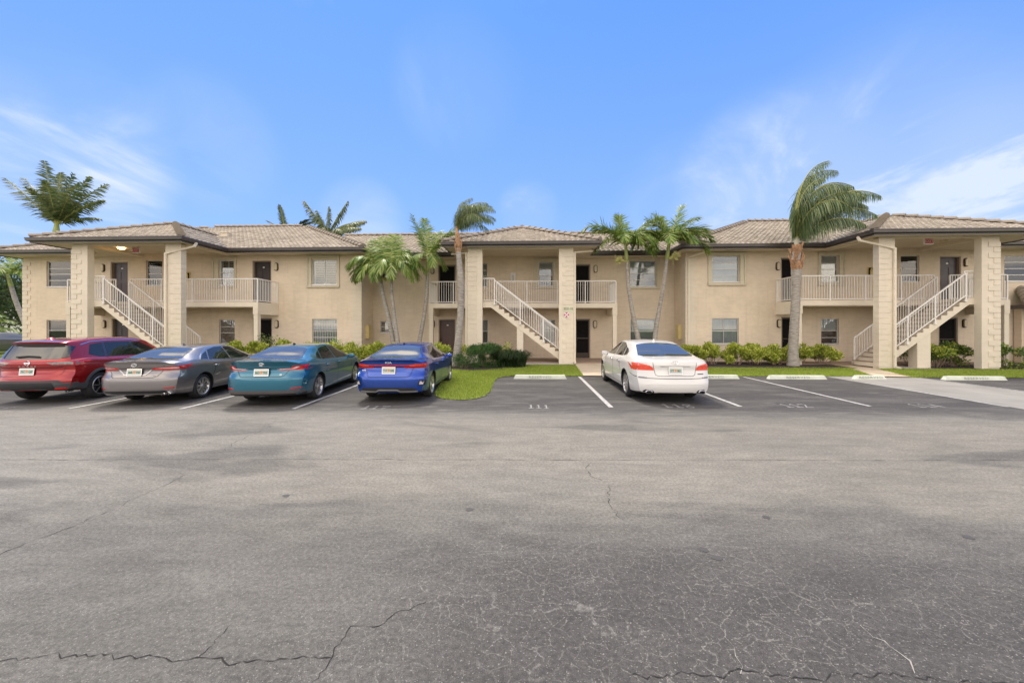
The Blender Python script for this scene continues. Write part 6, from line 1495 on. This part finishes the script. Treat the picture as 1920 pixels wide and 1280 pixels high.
palm('palm_tree', (-22.4, 36), [(-22.4, 36, 0), (-22.4, 36, 4), (-22.4, 36, 9.2)], [.3, .24, .2],
     [(160, 74, 3.2, .1), (175, 50, 2.6, .5), (12, 44, 3.2, .5), (0, 34, 2.8, .6), (-40, 50, 1.8, 1.6), (-120, 50, 1.6, 1.8), (5, 54, 2.8, .7)],
     'low palm crown peeping over the left roof ridge, left of the spread palm', 'palms showing above the roof', shaft=(1.0, .2, .12, 'shaft'), leafm='frond_back', ll=.42, lw=.09, nleaf=54, hang=.3, seed=17)
palm('palm_tree', (-36.6, 26.5), [(-34.4, 26.5, 0), (-35.0, 26.5, 1.4), (-35.9, 26.5, 3.4), (-36.3, 26.5, 4.6)], [.2, .16, .13, .12],
     [(170, 60, 2.2, 1.6), (190, 40, 2.0, 2.0), (90, 80, 2.0, .5), (20, 60, 2.2, 1.5), (0, 40, 2.0, 2), (-60, 50, 1.8, 2.2), (-120, 50, 1.8, 2.2), (60, 70, 2, 1)],
     'slender leaning palm seen past the left end of the building', 'palms past the left end', shaft=(.9, .12, .08, 'shaft'), leafm='frond_bright', ll=.7, lw=.06, nleaf=36, hang=.5, seed=18)
palm('palm_tree', (-38.4, 26), [(-38.4, 26, 0), (-38.4, 26, 1.6)], [.2, .15],
     [(10, 60, 2.2, 1.4), (0, 36, 2.6, 1.6), (-30, 26, 2.4, 1.4), (90, 80, 2.0, .5), (170, 50, 2.0, 1.6), (-80, 40, 2, 2), (30, 20, 2.6, 1.0), (-15, 10, 2.4, 1.0), (20, 45, 2.4, 1.2)],
     'low bushy palm at the left edge beside the building end', 'palms past the left end', leafm='frond_bright', ll=.7, lw=.05, nleaf=44, hang=.3, seed=19)

# leafy tree / shrubs -----------------------------------------------------
def leaves(mb, c, rad, n, size, r, shell=.55, flat=1.0, up=.3, asp=2.2):
    for _ in range(n):
        u = Vector((r.gauss(0, 1), r.gauss(0, 1), r.gauss(0, 1))).normalized(); k = (shell+(1-shell)*r.random())
        p = Vector(c)+Vector((u.x*rad[0], u.y*rad[1], u.z*rad[2]))*k
        d = (u+Vector((r.gauss(0, .5), r.gauss(0, .5), up+r.gauss(0, .4)))).normalized(); s = d.cross(Vector((r.gauss(0, 1), r.gauss(0, 1), r.gauss(0, 1)))).normalized()
        l = size*r.uniform(.7, 1.3); w_ = l/asp/2; m = len(mb.v)
        nb_ = d.cross(s)*l*.12
        mb.v += [tuple(p), tuple(p+d*l*.5-s*w_+nb_), tuple(p+d*l), tuple(p+d*l*.5+s*w_+nb_)]; mb.f.append((m, m+1, m+2, m+3)); mb.m.append(0)
def shrub(name, x, y, rx, ry, h, label, group, mat='croton', n=1500, size=.085, seed=0, gap=.3, cat='shrub', asp=2.2, stems=14, mat2=None, lowgap=.35):
    r = random.Random(seed*13+7); e = empty(name, (x, y, 0), r.uniform(0, 6), label, cat, group); L_ = MB(); S = MB()
    k = 0; cl = max(6, int(rx*ry*(80 if mat == 'ixora' else 42))); L2 = MB()
    for i in range(cl):
        a = r.uniform(0, 2*pi); q = sqrt(r.random()); cx, cy = rx*.82*q*cos(a), ry*.82*q*sin(a); top = h*(1-.28*q**3)*r.uniform(.9, 1.04); cz = r.uniform(h*lowgap, top-.12)
        if i % 3: cz = top-r.uniform(.08, .2)
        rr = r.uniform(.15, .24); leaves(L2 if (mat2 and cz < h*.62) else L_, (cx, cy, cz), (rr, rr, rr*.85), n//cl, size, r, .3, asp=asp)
        if i < stems*2:
            b = Vector((cx*.35+r.gauss(0, .05), cy*.35+r.gauss(0, .05), .02)); t = Vector((cx, cy, cz)); m = b.lerp(t, .5)+Vector((r.gauss(0, .05), r.gauss(0, .05), 0)); S.tube([b, m, t], [.013, .009, .005], 5)
    L_.build('foliage', M[mat], e, fixn=False)
    if mat2: L2.build('foliage', M[mat2], e, fixn=False)
    S.build('stems', M['twig'], e)
    return e
G1 = 'yellow green hedge shrubs along the right wing'
for i, (x, w_, hh, lab) in enumerate(((7.35, .62, .92, 'yellow green hedge shrub just behind the right rear corner of the white sedan'), (8.35, .60, .90, 'yellow green hedge shrub below the left half of the big window'), (9.35, .58, .94, 'yellow green hedge shrub below the right half of the big window'),
        (10.35, .58, .90, 'yellow green hedge shrub midway between the big window and the ringed palm'), (11.2, .55, .92, 'yellow green hedge shrub just left of the ringed palm trunk'), (12.35, .50, .88, 'thin yellow green hedge shrub just right of the ringed palm trunk'), (13.25, .52, .90, 'rounded yellow green shrub ending the hedge beside the right footpath'))):
    shrub('hedge_shrub', x, 18.55+.1*(i % 2), w_*1.3, .5, hh+.06*(i % 2), lab, G1, n=4400, size=.10, seed=i+1, lowgap=.3 if i != 5 else .45)
shrub('hedge_shrub', 4.95, 18.4, .55, .5, 1.0, 'yellow green shrub behind the left mirror of the white sedan', G1, seed=11)
G2 = 'yellow green hedge shrubs along the left wing'
for i, (x, y, w_, hh, lab) in enumerate(((-13.6, 17.9, .7, 1.10, 'hedge shrub behind the roof of the grey saloon'), (-12.5, 17.9, .7, 1.05, 'hedge shrub in the gap between the grey and teal saloons'), (-11.3, 17.9, .7, 1.05, 'hedge shrub behind the rear window of the teal saloon'), (-10.0, 17.9, .7, 1.0, 'hedge shrub behind the roof of the teal saloon'),
        (-8.9, 17.9, .62, 1.0, 'hedge shrub left of the stucco corner, above the teal saloon bonnet'), (-7.9, 17.9, .62, 1.02, 'hedge shrub right of the stucco corner, below the yellow electric box'), (-6.9, 17.8, .62, 1.05, 'hedge shrub in the gap between the teal and blue saloons'), (-5.9, 17.9, .6, 1.0, 'hedge shrub behind the roof of the blue saloon'), (-4.15, 17.9, .62, 1.05, 'yellow green shrub between the blue saloon mirror and the palm trunk'))):
    shrub('hedge_shrub', x, y, w_, .5, hh, lab, G2, n=3000, size=.10, seed=i+21, lowgap=.25)
shrub('hedge_shrub', -2.95, 18.0, .4, .4, 1.0, 'small yellow green shrub just right of the middle palm trunk', G2, n=700, seed=35)
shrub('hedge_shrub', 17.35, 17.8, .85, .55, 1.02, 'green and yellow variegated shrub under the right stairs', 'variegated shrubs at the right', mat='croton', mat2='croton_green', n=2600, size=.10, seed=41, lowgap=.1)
shrub('hedge_shrub', 16.85, 18.2, .5, .4, .95, 'sparse twiggy shrub beside the square post under the right stairs', 'variegated shrubs at the right', mat='croton_green', n=700, seed=42, lowgap=.5, stems=24)
for i, (x, lab) in enumerate(((18.45, 'dense green shrub against the left side of the outer right pillar'), (20.0, 'variegated shrub just right of the outer right pillar'), (21.6, 'variegated shrub at the right edge of the picture'), (23.2, 'variegated shrub beyond the right edge'))):
    shrub('hedge_shrub', x, 17.7 if i else 18.2, .85, .6, 1.05+.05*(i % 2), lab, 'variegated shrubs at the right', mat='croton_green', mat2='croton_green', n=2600, size=.10, seed=i+51, lowgap=.1)
shrub('round_bush', -1.85, 17.0, .95, .75, 1.08, 'dense dark green round bush left of the middle stairs', 'bushes left of the middle stairs', mat='ixora', n=13000, size=.06, seed=61, lowgap=.02, stems=3, cat='bush', asp=2.6)
shrub('low_bush', -2.75, 16.75, .5, .45, .65, 'low dark green bush with reddish leaves at the foot of the middle palm', 'bushes left of the middle stairs', mat='ixora', n=1500, size=.06, seed=62, lowgap=.05, cat='bush')
shrub('hedge_shrub', -.95, 17.9, .3, .3, .95, 'tiny yellow leaved shrub poking up behind the strap leaved clump', 'bushes left of the middle stairs', n=260, seed=63, cat='shrub')
def strap_clump(x, y, rx, ry, h, n, label, seed):
    r = random.Random(seed); e = empty('strap_leaf_clump', (x, y, 0), 0, label, 'plant'); mb = MB()
    for _ in range(n):
        a = r.uniform(0, 2*pi); q = sqrt(r.random()); p = Vector((rx*q*cos(a), ry*q*sin(a), .03)); az = r.uniform(0, 2*pi); o_ = Vector((cos(az), sin(az), 0)); t = Vector((-sin(az), cos(az), 0))*.009; l = h*r.uniform(.7, 1.15)*(1-.25*q)
        c = [p, p+o_*l*.18+Vector((0, 0, l*.6)), p+o_*l*.5+Vector((0, 0, l*.92)), p+o_*l*.9+Vector((0, 0, l*.65))]; m = len(mb.v)
        for k, qv in enumerate(c): s = (1, 1, .8, .1)[k]; mb.v += [tuple(qv-t*s), tuple(qv+t*s)]
        for k in range(3): mb.f.append((m+2*k, m+2*k+1, m+2*k+3, m+2*k+2)); mb.m.append(0)
    mb.build('foliage', M['liriope'], e, fixn=False)
strap_clump(-.75, 17.15, .62, .5, .8, 1500, 'dark strap leaved grassy clump just left of the post under the middle stairs', 3)
def sapling(x, y, h, label, seed):
    r = random.Random(seed); e = empty('young_shrub', (x, y, 0), 0, label, 'shrub'); S = MB(); L_ = MB()
    for k in range(6):
        t = Vector((r.uniform(-.45, .45), r.uniform(-.2, .2), h*r.uniform(.75, 1))); S.tube([(0, 0, 0), t*.5+Vector((0, 0, .1)), t], [.014, .01, .005], 5)
        for j in range(5): leaves(L_, t*(.6+.1*j), (.10, .10, .08), 9, .10, r, .3)
    S.build('stems', M['twig'], e); L_.build('foliage', M['croton_green'], e, fixn=False)
sapling(-12.3, 18.6, 1.35, 'thin leafy sapling poking up behind the teal saloon roof', 5)
for i_, (x_, y_, l_) in enumerate(((-30.3, 20.6, 'low green shrub on the lawn left of the red SUV'), (-32.2, 20.9, 'low green shrub at the left picture edge on the lawn'))):
    shrub('hedge_shrub', x_, y_, 1.0, .6, .75, l_, 'low shrubs at the far left', mat='croton_green', n=1600, size=.10, seed=70+i_, lowgap=.1)
palm('fan_palm', (-9.2, 18.4), [(-9.2, 18.4, 0), (-9.2, 18.4, .25)], [.06, .05], [(180-20*k, 75-abs(4-k)*9, 1.05, .5) for k in range(9)]+[(-60, 60, .9, 1), (-120, 60, .9, 1)], 'small spiky palm with upright fronds at the corner above the teal saloon', leafm='frond_bright', ll=.3, lw=.04, nleaf=16, hang=.05, seed=30, cat='plant')
palm('fan_palm', (-8.35, 18.2), [(-8.35, 18.2, 0), (-8.35, 18.2, .2)], [.06, .05], [(180-22*k, 70-abs(4-k)*8, 1.0, .6) for k in range(8)], 'small spiky palm just right of the stucco corner', leafm='frond_bright', ll=.28, lw=.04, nleaf=14, hang=.05, seed=31, cat='plant')
def tree(x, y, h, cr, label, seed, n=5000):
    r = random.Random(seed); e = empty('broadleaf_tree', (x, y, 0), 0, label, 'tree', 'broadleaf trees far behind'); T = MB(); L_ = MB(); T.tube([(0, 0, 0), (.2, 0, h*.35), (0, .1, h*.6)], [.3, .22, .14], 10)
    for k in range(14):
        a = r.uniform(0, 2*pi); t = Vector((cr*r.uniform(.3, .9)*cos(a), cr*r.uniform(.3, .9)*sin(a), h*r.uniform(.5, .95))); T.tube([(0, 0, h*.4), t*.55+Vector((0, 0, h*.3)), t], [.12, .07, .03], 6)
        leaves(L_, t, (cr*.42, cr*.42, cr*.28), n//14, .28, r, .3)
    T.build('trunk', M['trunkbrown'], e); L_.build('crown', M['tree'], e, fixn=False)
tree(-44, 34, 7.5, 5, 'broad green tree behind the leaning palm at the left edge', 3, 6000); tree(-50, 30, 7, 4.5, 'broad green tree at the far left edge', 4)
tree(-40.5, 31.5, 5.2, 4.2, 'low dense green tree just behind the low palm at the left edge', 5, 7000)
tree(-22, 40, 11.0, 2.2, 'small dark treetop just above the left roof ridge', 7, 1500) ; tree(-15.6, 37, 9.6, 2.4, 'dark treetop just right of the spread palm above the roof', 8, 1800)
def distant():
    e = empty('white_house', (-66, 48, 0), .3, 'low white house far off at the left edge', 'house'); mb = MB(); mb.box(-9, 9, -4, 4, 0, 2.6); mb.build('wall', M['white'], e)
    mb = MB(); mb.prism([(-9.6, -4.6, 2.6), (9.6, -4.6, 2.6), (9.6, 4.6, 2.6), (-9.6, 4.6, 2.6)], (0, 0, .15)); mb.prism([(-9.6, -4.6, 2.75), (-9.6, 4.6, 2.75), (-9.6, 0, 4.3)], (19.2, 0, 0)); mb.build('roof', simple('roof_pale', (.5, .48, .45), .8), e)
    for x in (-5, 0, 5):
        mb = MB(); mb.box(x-.7, x+.7, -4.03, -4.0, 1.0, 2.1); mb.build('window', M['autoglass'], e)
distant()
c = Car('parked_car', 'distant dark grey car seen past the red SUV at the far left', 'car', (-34.6, 23.6), heading(-4), dict(L=4.7, W=1.84, ax=1.0, wb=2.8, R=.33, Rr=.22, wr=.6, zm=.64, tuck=.05,
    zt=[(0, 1.06), (.4, 1.1), (.6, 1.14), (1.2, 1.38), (1.7, 1.44), (2.5, 1.40), (3.2, 1.1), (4.7, .72)], zb=[(0, .98), (1, 1.0), (3, .93), (4.7, .62)], wm=[(0, .93), (.5, 1), (4, 1), (4.7, .85)], zs=[(0, .26), (1, .2), (4.7, .22)], xr=[(.2, .1), (.5, 0), (.75, .05), (1.1, .05), (1.2, 0)]), carpaint('paint_far', (.10, .11, .12), .4, .3))
c.rear_pair('tail_light', [(.50, .80), (.90, .80), (.90, .95), (.55, .93)], M['tail'], grid=.06); c.patch('rear_window', [(.5-1, -.6), (1.2-1, -.5), (1.2-1, .5), (.5-1, .6)], 'T', M['autoglass']); c.wheels(spoke_n(5, .02, .02))
cw_ = Car('parked_car', 'distant white car seen past the left end of the building', 'car', (-42.6, 29.2), radians(0), dict(c.P), carpaint('paint_far_white', (.75, .75, .74), 0, .3))
cw_.both('side_window', [(1.2-1, 1.02), (3.0-1, .98), (2.5-1, 1.33), (1.6-1, 1.36)], M['autoglass'], grid=.2); cw_.wheels(spoke_n(5, .02, .02))
mb = MB(); mb.quad((-75, 31, .004), (-29, 25, .004), (-29, 22.3, .004), (-75, 25, .004)); tag(mb.build('road', simple('far_road', (.2, .2, .2), .9)), kind='structure')
